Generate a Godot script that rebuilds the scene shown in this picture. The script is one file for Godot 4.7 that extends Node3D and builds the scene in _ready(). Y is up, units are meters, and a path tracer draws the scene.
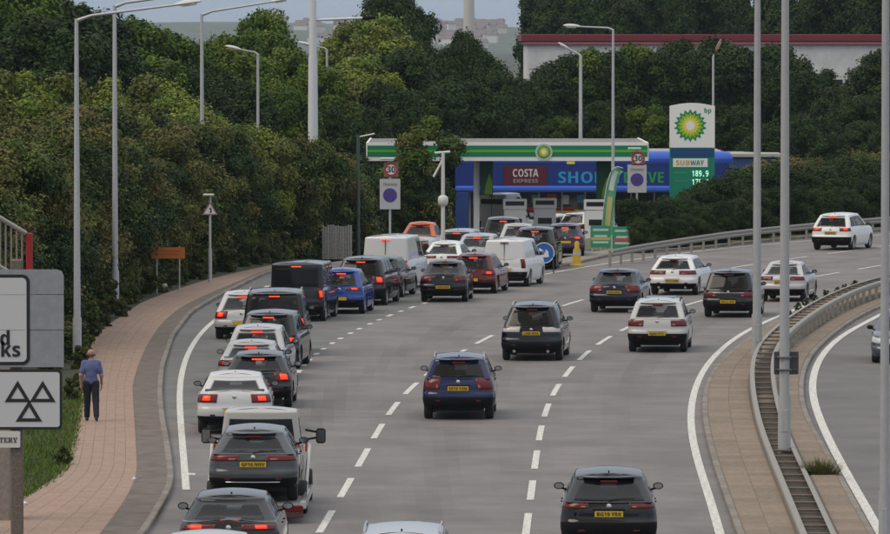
extends Node3D
# A busy dual carriageway seen through a long lens from a bridge, with a queue into a petrol station.
const FOC := 6000.0      # focal length in photograph pixels
const EYE := 9.45        # metres of the camera above the road
const HOR := 41.0        # horizon row of the photograph
var TH := atan((267.0 - HOR) / FOC)
var rng := RandomNumberGenerator.new()
var mats := {}
var taken := {}
var noise := FastNoiseLite.new()

# ------------------------------------------------------------------ helpers
func ray(px: float, py: float) -> Vector3:
	return Vector3(px - 445.0, 267.0 - py, -FOC).rotated(Vector3.RIGHT, -TH)
func P(px: float, py: float, h := 0.0) -> Vector3:
	var d := ray(px, py)
	return Vector3(0, EYE, 0) + d * ((h - EYE) / d.y)
func Q(px: float, py: float, dist: float) -> Vector3:      # the point at a known distance
	var d := ray(px, py)
	return Vector3(0, EYE, 0) + d * (dist / -d.z)
func G(px: float, py: float) -> Vector3:                   # on the sloping ground
	var p := P(px, py)
	for k in 12:
		p = P(px, py, ground_y(p.x, -p.z))
	return p
func poly(px: Array, h := 0.0) -> PackedVector3Array:
	var o := PackedVector3Array()
	for i in range(0, px.size(), 2):
		o.append(P(px[i], px[i + 1], h))
	return o
func resample(a: PackedVector3Array, n: int) -> PackedVector3Array:
	var len := 0.0
	for i in a.size() - 1: len += a[i].distance_to(a[i + 1])
	var o := PackedVector3Array([a[0]])
	var i := 0
	var acc := 0.0
	for k in range(1, n):
		var want := len * k / float(n - 1)
		while i < a.size() - 2 and acc + a[i].distance_to(a[i + 1]) < want:
			acc += a[i].distance_to(a[i + 1])
			i += 1
		o.append(a[i].lerp(a[i + 1], clampf((want - acc) / maxf(a[i].distance_to(a[i + 1]), 1e-6), 0, 1)))
	return o
func plen(a: PackedVector3Array) -> float:
	var l := 0.0
	for i in a.size() - 1: l += a[i].distance_to(a[i + 1])
	return l
func smooth(a: PackedVector3Array, step := 2.0, rounds := 8) -> PackedVector3Array:
	var o := resample(a, int(plen(a) / step) + 2)
	for r in rounds:
		var b := o.duplicate()
		for i in range(1, o.size() - 1):
			b[i] = o[i] * 0.5 + (o[i - 1] + o[i + 1]) * 0.25
		o = b
	return o
func ext(a: PackedVector3Array, near: float, far: float) -> PackedVector3Array:   # longer at both ends, straight on
	var o := PackedVector3Array()
	var m := a.size()
	if near > 0: o.append(a[0] + (a[0] - a[mini(4, m - 1)]).normalized() * near)
	o.append_array(a)
	if far > 0: o.append(a[m - 1] + (a[m - 1] - a[maxi(m - 5, 0)]).normalized() * far)
	return o
func offset(a: PackedVector3Array, d: float, y := 0.0) -> PackedVector3Array:      # to the right of travel
	var o := PackedVector3Array()
	for i in a.size():
		var t := a[mini(i + 1, a.size() - 1)] - a[maxi(i - 1, 0)]
		var r := Vector3(-t.z, 0, t.x).normalized()
		o.append(a[i] + r * d + Vector3(0, y, 0))
	return o
func x_at(a: PackedVector3Array, dist: float) -> float:
	for i in a.size() - 1:
		if -a[i].z <= dist and -a[i + 1].z >= dist:
			return lerpf(a[i].x, a[i + 1].x, (dist + a[i].z) / maxf(a[i].z - a[i + 1].z, 1e-6))
	return a[0].x if dist < -a[0].z else a[a.size() - 1].x
func heading(a: PackedVector3Array, p: Vector3) -> Vector3:
	var best := 1e9
	var t := Vector3.FORWARD
	for i in range(2, a.size() - 2):
		var d := a[i].distance_squared_to(p)
		if d < best:
			best = d
			t = (a[i + 2] - a[i - 2]).normalized()
	return t

class MB:
	var v := PackedVector3Array()
	var n := PackedVector3Array()
	var c := PackedColorArray()
	var col := Color(1, 1, 1)
	var x := Transform3D.IDENTITY
	var skip = null
	func tri3(a: Vector3, b: Vector3, d: Vector3, na: Vector3, nb: Vector3, nd: Vector3) -> void:
		v.append(a); v.append(d); v.append(b)
		n.append(na); n.append(nd); n.append(nb)
		c.append(col); c.append(col); c.append(col)
	func tri(a: Vector3, b: Vector3, d: Vector3) -> void:     # counter-clockwise seen from outside
		a = x * a; b = x * b; d = x * d
		var m := (b - a).cross(d - a).normalized()
		tri3(a, b, d, m, m, m)
	func quad(a: Vector3, b: Vector3, d: Vector3, e: Vector3) -> void:
		tri(a, b, d); tri(a, d, e)
	func face(p: Array, out: Vector3) -> void:
		var m: Vector3 = (p[1] - p[0]).cross(p[2] - p[0])
		if m.dot(out) < 0: p.reverse()
		for i in range(1, p.size() - 1): tri(p[0], p[i], p[i + 1])
	func box(o: Vector3, s: Vector3, b := 0.0) -> void:
		var h := s / 2
		b = minf(b, minf(h.x, minf(h.y, h.z)) * 0.6)
		for a in 3:
			var e := (a + 1) % 3
			var f := (a + 2) % 3
			for sg in [-1.0, 1.0]:
				var pts := []
				for k in [[-1, -1], [1, -1], [1, 1], [-1, 1]]:
					var p := Vector3.ZERO
					p[a] = sg * h[a]; p[e] = k[0] * (h[e] - b); p[f] = k[1] * (h[f] - b)
					pts.append(p + o)
				var out := Vector3.ZERO
				out[a] = sg
				face(pts, out)
				if b > 0:
					for sh in [-1.0, 1.0]:
						var q := []
						for k in [-1, 1]:
							var p := Vector3.ZERO
							p[a] = sg * h[a]; p[e] = sh * (h[e] - b); p[f] = k * (h[f] - b)
							q.append(p + o)
						for k in [1, -1]:
							var p := Vector3.ZERO
							p[a] = sg * (h[a] - b); p[e] = sh * h[e]; p[f] = k * (h[f] - b)
							q.append(p + o)
						var ou := Vector3.ZERO
						ou[a] = sg; ou[e] = sh
						face(q, ou)
		if b > 0:
			for sx in [-1.0, 1.0]:
				for sy in [-1.0, 1.0]:
					for sz in [-1.0, 1.0]:
						var d := Vector3(sx, sy, sz)
						face([o + d * Vector3(h.x, h.y - b, h.z - b), o + d * Vector3(h.x - b, h.y, h.z - b), o + d * Vector3(h.x - b, h.y - b, h.z)], d)
	func grid(rows: Array) -> void:                            # smooth sheet through rows of points
		var nr := rows.size()
		var nc: int = rows[0].size()
		var nn := []
		for j in nr:
			var l := PackedVector3Array()
			for i in nc:
				var du: Vector3 = rows[j][mini(i + 1, nc - 1)] - rows[j][maxi(i - 1, 0)]
				var dv: Vector3 = rows[mini(j + 1, nr - 1)][i] - rows[maxi(j - 1, 0)][i]
				var m := du.cross(dv)
				if m.length_squared() < 1e-14:
					m = l[i - 1] if i > 0 else (nn[j - 1][i] if j > 0 else Vector3.UP)
				l.append(m.normalized())
			nn.append(l)
		for j in nr - 1:
			for i in nc - 1:
				if skip != null and skip.call(j, i): continue
				var a: Vector3 = rows[j][i]
				var b: Vector3 = rows[j][i + 1]
				var d: Vector3 = rows[j + 1][i + 1]
				var e: Vector3 = rows[j + 1][i]
				if (b - a).cross(d - a).length_squared() > 1e-14:
					tri3(x * a, x * b, x * d, x.basis * nn[j][i], x.basis * nn[j][i + 1], x.basis * nn[j + 1][i + 1])
				if (d - a).cross(e - a).length_squared() > 1e-14:
					tri3(x * a, x * d, x * e, x.basis * nn[j][i], x.basis * nn[j + 1][i + 1], x.basis * nn[j + 1][i])
	func tube(path: Array, r, sides := 8, caps := true) -> void:
		var rows := []
		for i in path.size():
			var p: Vector3 = path[i]
			var t: Vector3 = (path[mini(i + 1, path.size() - 1)] - path[maxi(i - 1, 0)]).normalized()
			var a := t.cross(Vector3.UP if absf(t.y) < 0.9 else Vector3.RIGHT).normalized()
			var b := t.cross(a)
			var rr: float = r[i] if r is Array else r
			var l := PackedVector3Array()
			for k in sides + 1:
				var g := TAU * k / sides
				l.append(p + (a * cos(g) + b * sin(g)) * rr)
			rows.append(l)
		grid(rows)
		if caps:
			for e in [0, path.size() - 1]:
				var o: Vector3 = path[0] - path[1] if e == 0 else path[e] - path[e - 1]
				var f := []
				for k in sides: f.append(rows[e][k])
				face(f, o)
	func lathe(prof: Array, sides := 20) -> void:              # [radius, height] pairs round y
		var rows := []
		for q in prof:
			var l := PackedVector3Array()
			for k in sides + 1:
				var g := -TAU * k / sides
				l.append(Vector3(cos(g) * q[0], q[1], sin(g) * q[0]))
			rows.append(l)
		grid(rows)
	func prism(p2: PackedVector2Array, z0: float, z1: float) -> void:   # outline in x,y; thickness in z
		var t := Geometry2D.triangulate_polygon(p2)
		for k in range(0, t.size(), 3):
			for z in [z0, z1]:
				face([Vector3(p2[t[k]].x, p2[t[k]].y, z), Vector3(p2[t[k + 1]].x, p2[t[k + 1]].y, z), Vector3(p2[t[k + 2]].x, p2[t[k + 2]].y, z)], Vector3(0, 0, z - (z0 + z1) / 2))
		var ar := 0.0
		for k in p2.size(): ar += p2[k].cross(p2[(k + 1) % p2.size()])
		for k in p2.size():
			var a := p2[k]
			var b := p2[(k + 1) % p2.size()]
			var o := Vector3(b.y - a.y, a.x - b.x, 0) * signf(ar)
			face([Vector3(a.x, a.y, z0), Vector3(b.x, b.y, z0), Vector3(b.x, b.y, z1), Vector3(a.x, a.y, z1)], o)
	func mesh(colours := false) -> ArrayMesh:
		var a := []
		a.resize(Mesh.ARRAY_MAX)
		a[Mesh.ARRAY_VERTEX] = v
		a[Mesh.ARRAY_NORMAL] = n
		if colours: a[Mesh.ARRAY_COLOR] = c
		var m := ArrayMesh.new()
		m.add_surface_from_arrays(Mesh.PRIMITIVE_TRIANGLES, a)
		return m

func numbered(called: String) -> String:
	if not taken.has(called):
		taken[called] = 0
		return called
	taken[called] += 1
	return "%s_%03d" % [called, taken[called]]
func obj(called: String, shape, m: Material, parent: Node = null) -> MeshInstance3D:
	var o := MeshInstance3D.new()
	o.mesh = shape.mesh() if shape is MB else shape
	o.material_override = m
	if parent == null:
		o.name = numbered(called)
		add_child(o)
	else:
		o.name = called
		parent.add_child(o, true)
	return o
func tag(o: Node, label: String, category: String, group := "") -> Node:
	o.set_meta("label", label)
	o.set_meta("category", category)
	if group != "": o.set_meta("group", group)
	return o
func struct(o: Node) -> Node:
	o.set_meta("kind", "structure")
	return o
func thing(called: String, label: String, category: String, at := Vector3.ZERO, turn := 0.0, group := "") -> Node3D:
	var o := Node3D.new()
	o.name = numbered(called)
	add_child(o)
	o.position = at
	o.rotation.y = turn
	tag(o, label, category, group)
	return o
func copy(o: Node3D, label := "") -> Node3D:
	var base := String(o.name)
	if base.length() > 4 and base[-4] == "_" and base.right(3).is_valid_int(): base = base.left(-4)
	var r: Node3D = o.duplicate()
	r.name = numbered(base)
	add_child(r)
	if label != "": r.set_meta("label", label)
	return r
func lin(r: float, g: float, b: float) -> Color:           # linear reflectance to the sRGB value a material takes
	return Color(r, g, b).linear_to_srgb()
func mat(key: String, r: float, g: float, b: float, rough := 0.7, metal := 0.0) -> StandardMaterial3D:
	if mats.has(key): return mats[key]
	var m := StandardMaterial3D.new()
	m.albedo_color = lin(r, g, b)
	m.roughness = rough
	m.metallic = metal
	mats[key] = m
	return m
func noisy(key: String, a: Color, b: Color, size: float, freq: float, rough := 0.85, bump := 0.0, mid := 0.5) -> StandardMaterial3D:
	if mats.has(key): return mats[key]                     # a, b linear; size in metres of one repeat
	var m := StandardMaterial3D.new()
	m.roughness = rough
	var f := FastNoiseLite.new()
	f.seed = key.hash() % 1000
	f.frequency = freq
	f.fractal_octaves = 6
	f.fractal_gain = 0.62
	var t := NoiseTexture2D.new()
	t.width = 512
	t.height = 512
	t.seamless = true
	t.noise = f
	var g := Gradient.new()
	g.set_color(0, a.linear_to_srgb())
	g.set_color(1, b.linear_to_srgb())
	g.set_offset(0, maxf(mid - 0.4, 0.0))
	g.set_offset(1, minf(mid + 0.4, 1.0))
	t.color_ramp = g
	m.albedo_texture = t
	m.uv1_triplanar = true
	m.uv1_world_triplanar = true
	m.uv1_scale = Vector3.ONE / size
	if bump > 0:
		var nt := NoiseTexture2D.new()
		nt.width = 512
		nt.height = 512
		nt.seamless = true
		nt.as_normal_map = true
		nt.bump_strength = bump
		nt.noise = f
		m.normal_enabled = true
		m.normal_texture = nt
	mats[key] = m
	return m
func paint(r: float, g: float, b: float, metal := 0.0) -> StandardMaterial3D:
	var key := "paint%.3f_%.3f_%.3f" % [r, g, b]
	if mats.has(key): return mats[key]
	var m := mat(key, r, g, b, 0.42, metal)
	m.metallic_specular = 0.04
	m.clearcoat_enabled = true
	m.clearcoat = 1.0
	m.clearcoat_roughness = 0.06
	return m
func glow(key: String, r: float, g: float, b: float, e: float) -> StandardMaterial3D:
	if mats.has(key): return mats[key]
	var m := mat(key, r, g, b, 0.25)
	m.emission_enabled = true
	m.emission = lin(r, g, b)
	m.emission_energy_multiplier = e
	return m
func lettering(parent: Node, called: String, txt: String, tall: float, at: Vector3, m: Material, face := "Droid Sans", wide := 0.0, turn := 0.0, weight := 700) -> MeshInstance3D:
	var t := TextMesh.new()
	var f := SystemFont.new()
	f.font_names = PackedStringArray([face])
	f.font_weight = weight
	t.font = f
	t.text = txt
	t.font_size = 48
	t.pixel_size = tall / (48.0 * 0.72)
	t.depth = 0.012
	var o := MeshInstance3D.new()
	o.mesh = t
	o.material_override = m
	o.name = called
	parent.add_child(o, true)
	o.position = at
	o.rotation.y = turn
	if wide > 0:
		var w := t.get_aabb().size.x
		if w > 0: o.scale.x = wide / w
	return o
func rrect(w: float, h: float, r: float, o := Vector2.ZERO) -> PackedVector2Array:
	var p := PackedVector2Array()
	for q in [[1, 1, 0], [-1, 1, 1], [-1, -1, 2], [1, -1, 3]]:
		for k in 5:
			var a: float = (q[2] + k / 4.0) * PI / 2
			p.append(o + Vector2(q[0] * (w / 2 - r), q[1] * (h / 2 - r)) + Vector2(cos(a), sin(a)) * r)
	return p
func disc(r: float, sides := 24, o := Vector2.ZERO) -> PackedVector2Array:
	var p := PackedVector2Array()
	for k in sides: p.append(o + Vector2(cos(TAU * k / sides), sin(TAU * k / sides)) * r)
	return p
# ------------------------------------------------------------------ lines of the place, traced on the ground
var kerb_l: PackedVector3Array
var foot_in: PackedVector3Array
var foot_out: PackedVector3Array
var edge_a: PackedVector3Array
var slip_dot: PackedVector3Array
var lane1: PackedVector3Array
var lane2: PackedVector3Array
var edge_r: PackedVector3Array
var med_l: PackedVector3Array
var med_r: PackedVector3Array
var opp_w: PackedVector3Array
var rail_l: PackedVector3Array
var rail_r: PackedVector3Array
var left_b: PackedVector3Array
var far_edge: PackedVector3Array
var far_rail: PackedVector3Array
func arc_on(a: PackedVector3Array, length: float, bend: float) -> PackedVector3Array:
	var o := a.duplicate()
	var t := (a[a.size() - 1] - a[a.size() - 4]).normalized()
	var p := a[a.size() - 1]
	for k in int(length / 3.0):
		t = t.rotated(Vector3.UP, -bend * 3.0)
		p += t * 3.0
		o.append(p)
	return o
func along(a: PackedVector3Array, r: PackedVector3Array) -> PackedVector3Array:     # goes on beside r past its last point
	var e := a[a.size() - 1]
	var bi := 0
	for i in r.size():
		if r[i].distance_squared_to(e) < r[bi].distance_squared_to(e): bi = i
	var t := (r[mini(bi + 1, r.size() - 1)] - r[bi - 1]).normalized()
	var d := (e - r[bi]).dot(Vector3(-t.z, 0, t.x))
	var o := a.duplicate()
	var b := offset(r, d)
	for i in range(bi + 2, r.size()): o.append(Vector3(b[i].x, e.y, b[i].z))
	return o
func trace_lines() -> void:
	lane2 = smooth(poly([531, 495, 535, 463, 539, 437, 543, 413, 552, 392, 566, 373, 581, 356, 598, 342, 620, 329, 699, 299, 827, 274, 866, 268]), 2.0, 30)
	lane2 = arc_on(ext(lane2, 90, 0), 110, 0.0022)
	lane2 = smooth(lane2, 2.0, 4)
	lane1 = smooth(poly([325, 523, 345, 490, 362, 460, 377, 432, 391, 407, 411, 385, 437, 365, 468, 348, 490, 335, 573, 300, 733, 266.5, 819, 255, 872, 248]), 2.0, 30)
	lane1 = smooth(along(ext(lane1, 80, 0), lane2), 2.0, 6)
	edge_a = smooth(poly([186, 490, 183.4, 457, 180, 417, 179, 395, 180.7, 374, 187, 353.5, 199.7, 333, 213.6, 320.7, 236, 304, 268, 286]), 2.0, 14)
	kerb_l = smooth(poly([-40, 760, 60, 650, 148, 534, 162, 511, 173, 490, 174.5, 482, 170, 449, 164, 417, 162, 395, 164, 369, 174, 338, 192, 314, 212, 302, 225, 295, 265, 275, 290, 268]), 1.0, 10)
	foot_in = smooth(poly([-120, 760, 0, 650, 105, 534, 127, 503, 137.5, 479, 135, 436, 132, 390, 138, 369, 147, 348, 162, 326, 180, 311, 203, 299, 222, 291, 262, 274, 288, 267]), 1.0, 10)
	foot_out = smooth(poly([-400, 760, -150, 650, -40, 534, 24, 503, 66, 476, 75, 436, 82, 396, 88, 350, 101, 333, 119, 321, 142, 305, 172, 294, 202, 284, 225, 278, 260, 270, 284, 265]), 1.0, 10)
	slip_dot = smooth(poly([262, 440, 280, 400, 303, 364, 320, 350, 341, 338, 360, 328, 383, 318, 407, 308.5, 422, 303.5, 470, 291]), 2.0, 12)
	far_edge = smooth(poly([536, 276, 600, 264, 690, 252, 756, 245, 860, 236.5, 890, 234]), 2.0, 20)
	far_edge = along(far_edge, lane2)
	edge_r = smooth(poly([720, 534, 715, 511, 704, 482, 694.5, 452, 689, 420, 690.5, 406, 693, 395, 696.6, 381, 705, 366, 720.6, 348.5, 741, 333, 753.5, 326, 776, 317.6, 796.5, 309]), 2.0, 16)
	edge_r = smooth(along(ext(edge_r, 80, 0), lane2), 2.0, 6)
	med_l = smooth(poly([736, 534, 731, 517, 720, 490, 710.7, 460, 703, 430, 701, 406, 702, 395, 705, 381, 713, 369, 731, 352, 751, 338, 776, 323, 798, 312]), 2.0, 16)
	med_l = smooth(along(ext(med_l, 80, 0), lane2), 1.0, 10)
	var rl := PackedVector3Array()                 # the rail ramps down towards the bridge
	for q in [[798, 525], [787.5, 498], [776.8, 473.6], [768.7, 452], [760.6, 433], [754, 409], [749.5, 375], [749.7, 358.6], [752, 345], [766, 333], [786, 317], [817, 298], [842, 288]]:
		rl.append(P(q[0], q[1], lerpf(0.7, 0.24, smoothstep(325.0, 400.0, q[1]))))
	rail_l = smooth(rl, 2.0, 16)
	rail_l = smooth(along(ext(rail_l, 80, 0), lane2), 0.8, 10)
	rail_r = offset(rail_l, 0.66)
	med_r = smooth(poly([871, 530, 855, 503, 838.8, 471, 822.6, 444, 809, 422, 803.7, 406, 803, 395, 803.5, 381, 806.6, 366, 816.7, 351, 832, 337, 852, 323]), 2.0, 14)
	med_r = smooth(along(ext(med_r, 80, 0), lane2), 1.0, 10)
	opp_w = smooth(poly([879, 530, 865.7, 506, 849.5, 479, 830.7, 444, 818.5, 417, 811, 395, 811.6, 381, 814, 369, 821.7, 353.5, 837, 338, 857, 325.7, 869.7, 320.7]), 2.0, 14)
	opp_w = smooth(along(ext(opp_w, 80, 0), lane2), 2.0, 6)
	var hid := poly([330, 262, 400, 254, 470, 250, 540, 249.5, 600, 251, 640, 253.5, 665, 253.5, 741, 245, 804, 239, 890, 231])
	left_b = kerb_l.duplicate()
	left_b.append_array(hid)
	left_b = along(left_b, lane2)
	left_b = smooth(left_b, 1.5, 8)
	far_rail = smooth(poly([612, 249, 640, 243.5, 665, 240, 715.6, 232.4, 753.5, 227.5, 786, 225, 857, 218.5, 890, 216], 0.75), 2.0, 12)
	far_rail = along(far_rail, lane2)

var zb_x := [-7.3, -4.6, -2.0, 1.1, 4.3, 7.0, 9.5, 11.9, 13.6, 17.0, 21.9, 40.0]
var zb_z := [242.0, 256.0, 266.0, 271.0, 272.0, 270.0, 267.0, 271.0, 278.0, 286.0, 298.0, 340.0]
func ground_y(x: float, dist: float) -> float:
	var zb := 242.0
	for i in zb_x.size() - 1:
		if x >= zb_x[i] and x <= zb_x[i + 1]:
			zb = lerpf(zb_z[i], zb_z[i + 1], (x - zb_x[i]) / (zb_x[i + 1] - zb_x[i]))
	if x > 40: zb = 340
	var d := dist - zb
	return -0.06 - 1.24 * smoothstep(1.0, 22.0, d) * smoothstep(-30.0, -8.0, x)

func strip(a: PackedVector3Array, b: PackedVector3Array, n: int, y: float, across := 1, wob := 0.0) -> MB:
	var m := MB.new()
	var ra := resample(a, n)
	var rb := resample(b, n)
	var rows := []
	for j in n:
		var l := PackedVector3Array()
		for i in across + 1:
			var p := ra[j].lerp(rb[j], float(i) / across)
			l.append(Vector3(p.x, y + (noise.get_noise_2d(p.x * 12, p.z * 12) * wob if wob > 0 else 0.0), p.z))
		rows.append(l)
	m.grid(rows)
	return m
func ribbon(a: PackedVector3Array, w: float, y: float) -> MB:
	return strip(offset(a, -w / 2), offset(a, w / 2), a.size(), y)
func cut(a: PackedVector3Array, from: float, to: float) -> PackedVector3Array:      # a piece of a line by metres along it
	var o := PackedVector3Array()
	var acc := 0.0
	for i in a.size() - 1:
		var l := a[i].distance_to(a[i + 1])
		for k in 4:
			var s := acc + l * k / 4.0
			if s >= from and s <= to: o.append(a[i].lerp(a[i + 1], k / 4.0))
		acc += l
	return o
func dashes(called: String, a: PackedVector3Array, start: float, mark: float, gap: float, w: float, m: Material) -> void:
	var root := Node3D.new()
	root.name = numbered(called)
	add_child(root)
	struct(root)
	var s := start
	var total := plen(a)
	while s + mark < total:
		var c := cut(a, s, s + mark)
		if c.size() > 1: obj("dash", ribbon(c, w, 0.008), m, root)
		s += mark + gap
func arc_of(a: PackedVector3Array, p: Vector3) -> float:
	var acc := 0.0
	var best := 1e9
	var r := 0.0
	for i in a.size():
		if i > 0: acc += a[i].distance_to(a[i - 1])
		var d := a[i].distance_to(p)
		if d < best:
			best = d
			r = acc
	return r

func slabs(root: Node, a: PackedVector3Array, b: PackedVector3Array, first: float, last: float, long: float, cols: int, y: float, ms: Array, called: String, limit: int) -> void:
	var unit := MB.new()
	unit.box(Vector3(0, -0.03, 0), Vector3(1, 0.06, 1), 0.006)
	var um := unit.mesh()
	var rest := MB.new()
	var tone := 1.0
	var made := 0
	var n := int((last - first) / long)
	for j in n:
		var d := first + (j + 0.5) * long
		var pa := Vector3(x_at(a, d), y, -d)
		var pb := Vector3(x_at(b, d), y, -d)
		var qa := Vector3(x_at(a, d + 1), y, -d - 1)
		var dir := (qa - pa).normalized()
		for i in cols:
			var t := (i + 0.5) / cols
			var p := pa.lerp(pb, t)
			var w := pa.distance_to(pb) / cols
			var h := rng.randf_range(-0.002, 0.002)
			var bs := Basis(Vector3.RIGHT, Vector3.UP, -dir)
			bs.x = Vector3(1, 0, 0) * (w - 0.006)
			bs.y = Vector3(rng.randf_range(-0.003, 0.003), 1, 0)
			bs.z = -dir * (long - 0.007)
			var xf := Transform3D(bs, p + Vector3(0, h, 0))
			if made < limit:
				var o := obj(called, um, ms[rng.randi() % ms.size()], root)
				o.transform = xf
				made += 1
			else:
				rest.x = xf
				tone = rng.randf_range(0.93, 1.0)
				rest.col = Color(tone, tone, tone)
				rest.box(Vector3(0, -0.03, 0), Vector3(1, 0.06, 1), 0.0)
	if rest.v.size() > 0:
		var rm: StandardMaterial3D = ms[-1].duplicate()
		rm.vertex_color_use_as_albedo = true
		var o := obj(called + "s_beyond", rest.mesh(true), rm, root)
		o.set_meta("kind", "stuff")
func kerbs(called: String, a: PackedVector3Array, from: float, to: float, side: float, ms: Array, high := 0.12) -> void:
	var root := Node3D.new()
	root.name = numbered(called)
	add_child(root)
	struct(root)
	var unit := MB.new()
	unit.box(Vector3(0, -0.1, 0), Vector3(0.15, 0.2, 0.905), 0.018)
	var um := unit.mesh()
	var s := arc_of(a, Vector3(x_at(a, from), 0, -from))
	var e := arc_of(a, Vector3(x_at(a, to), 0, -to))
	var rs := resample(a, int(plen(a) / 0.915) + 1)
	var step := plen(a) / (rs.size() - 1)
	var far := MB.new()
	var made := 0
	for i in rs.size() - 1:
		if i * step < s or i * step > e: continue
		var p := (rs[i] + rs[i + 1]) / 2
		var t := (rs[i + 1] - rs[i]).normalized()
		p += Vector3(-t.z, 0, t.x) * side * 0.075
		var xf := Transform3D(Basis(Vector3(-t.z, 0, t.x), Vector3.UP, -t), Vector3(p.x, high + rng.randf_range(-0.004, 0.004), p.z))
		if made < 290:
			obj("kerbstone", um, ms[rng.randi() % ms.size()], root).transform = xf
			made += 1

func wear(x: float, dist: float) -> float:
	var e := [x_at(lane1, dist) - 3.7, x_at(lane1, dist), x_at(lane2, dist), x_at(edge_r, dist)]
	var f := 1.02 + 0.15 * noise.get_noise_2d(x * 30.0, dist * 2.0) + 0.1 * noise.get_noise_2d(x * 90.0, dist * 9.0 + 700.0)
	for k in 3:
		var mid: float = (e[k] + e[k + 1]) / 2.0
		var w: float = 0.5 + 0.5 * noise.get_noise_2d(k * 60.0, dist * 1.5)
		f -= 0.24 * w * exp(-pow((x - mid) / 0.42, 2.0))
		for sd in [-0.8, 0.8]: f += 0.05 * exp(-pow((x - mid - sd) / 0.25, 2.0))
	return clampf(f, 0.6, 1.12) * 0.96
func build_ground() -> void:
	var asphalt := noisy("asphalt", Color(0.13, 0.118, 0.115), Color(0.204, 0.187, 0.183), 26.0, 0.012, 0.82)
	var slip := noisy("asphalt_slip", Color(0.102, 0.102, 0.098), Color(0.158, 0.158, 0.15), 17.0, 0.014, 0.8)
	var opp := noisy("asphalt_opposite", Color(0.105, 0.099, 0.098), Color(0.15, 0.142, 0.14), 21.0, 0.012, 0.82)
	var earth := noisy("earth", Color(0.03, 0.04, 0.016), Color(0.075, 0.075, 0.038), 9.0, 0.02, 0.95)
	var white := noisy("road_paint", Color(0.3, 0.29, 0.265), Color(0.76, 0.745, 0.7), 2.2, 0.03, 0.6, 0.0, 0.42)
	# the ground: one sheet to the horizon
	var g := MB.new()
	var xs := []
	for v in [-4000, -1500, -600, -200, -100, -60]: xs.append(float(v))
	var xv := -40.0
	while xv < 60: xs.append(xv); xv += 2.0
	for v in [60, 100, 200, 600, 1500, 4000]: xs.append(float(v))
	var zs := []
	for v in [60, 0, -30, -60]: zs.append(-float(v))
	var zv := 80.0
	while zv < 380: zs.append(zv); zv += 3.0
	for v in [400, 500, 700, 1200, 2000, 4000, 9000]: zs.append(float(v))
	var rows := []
	for z in zs:
		var l := PackedVector3Array()
		for x in xs: l.append(Vector3(x, ground_y(x, z), -z))
		rows.append(l)
	g.grid(rows)
	struct(obj("ground", g, earth))
	asphalt.vertex_color_use_as_albedo = true
	var rd := MB.new()                             # rubber and oil laid down along the lanes
	var ra := resample(left_b, 240)
	var rb := resample(med_l, 240)
	for j in 239:
		for i in 44:
			var c := []
			for q in [[j, i], [j, i + 1], [j + 1, i + 1], [j + 1, i]]: c.append(ra[q[0]].lerp(rb[q[0]], q[1] / 44.0))
			var mid: Vector3 = (c[0] + c[1] + c[2] + c[3]) / 4.0
			var f := wear(mid.x, -mid.z)
			rd.col = Color(f, f, f)
			for p in c: p.y = 0.0
			rd.face([Vector3(c[0].x, 0, c[0].z), Vector3(c[1].x, 0, c[1].z), Vector3(c[2].x, 0, c[2].z), Vector3(c[3].x, 0, c[3].z)], Vector3.UP)
	struct(obj("road", rd.mesh(true), asphalt))
	var sl := resample(edge_a, 60)
	var k1 := kerb_l.duplicate()
	struct(obj("slip_road", strip(cut(kerb_l, arc_of(kerb_l, P(164, 417)), 999), offset(slip_dot, 0.0), 60, 0.004, 3), slip))
	var opp_far := smooth(ext(offset(med_r, 8.5), 0, 0), 2.0, 4)
	struct(obj("opposite_road", strip(med_r, opp_far, 150, 0.0, 3), opp))
	# forecourt concrete
	var fc := MB.new()
	rows = []
	for j in 60:
		var l := PackedVector3Array()
		for i in 50:
			var x := lerpf(-9.0, 22.0, i / 49.0)
			var d := lerpf(248.0, 348.0, j / 59.0)
			l.append(Vector3(x, ground_y(x, d) + 0.03, -d))
		rows.append(l)
	fc.grid(rows)
	struct(obj("forecourt", fc, noisy("forecourt_concrete", Color(0.14, 0.135, 0.125), Color(0.22, 0.21, 0.195), 12.0, 0.02)))
	# painted lines
	struct(obj("edge_line", ribbon(edge_a, 0.16, 0.008), white))
	struct(obj("edge_line", ribbon(edge_r, 0.18, 0.008), white))
	struct(obj("edge_line", ribbon(opp_w, 0.2, 0.008), white))
	struct(obj("edge_line", ribbon(far_edge, 0.15, 0.008), white))
	var st := MB.new()
	st.grid([PackedVector3Array([P(188, 475, 0.009), P(195, 475, 0.009)]), PackedVector3Array([P(188, 473, 0.009), P(195, 473, 0.009)])])
	struct(obj("edge_mark", st, white))
	var s2 := fposmod(arc_of(lane2, P(535, 469)), 9.0)
	dashes("lane_line", lane2, s2, 6.0, 3.0, 0.15, white)
	var s1 := fposmod(arc_of(lane1, P(358, 468)), 9.0)
	dashes("lane_line", lane1, s1, 6.0, 3.0, 0.15, white)
	dashes("slip_line", slip_dot, 3.0, 1.6, 1.6, 0.16, white)
	# footway: tarmac strip, paving slabs, kerb
	var tar := noisy("footway_tarmac", Color(0.098, 0.08, 0.066), Color(0.172, 0.142, 0.118), 8.0, 0.02, 0.9)
	struct(obj("footway_strip", strip(foot_in, offset(kerb_l, -0.14), 160, 0.112, 2, 0.006), tar))
	var fw := struct(obj("footway", strip(foot_out, foot_in, 160, 0.11, 2), mat("mortar", 0.22, 0.158, 0.122, 0.95)))
	var pm := []
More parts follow.
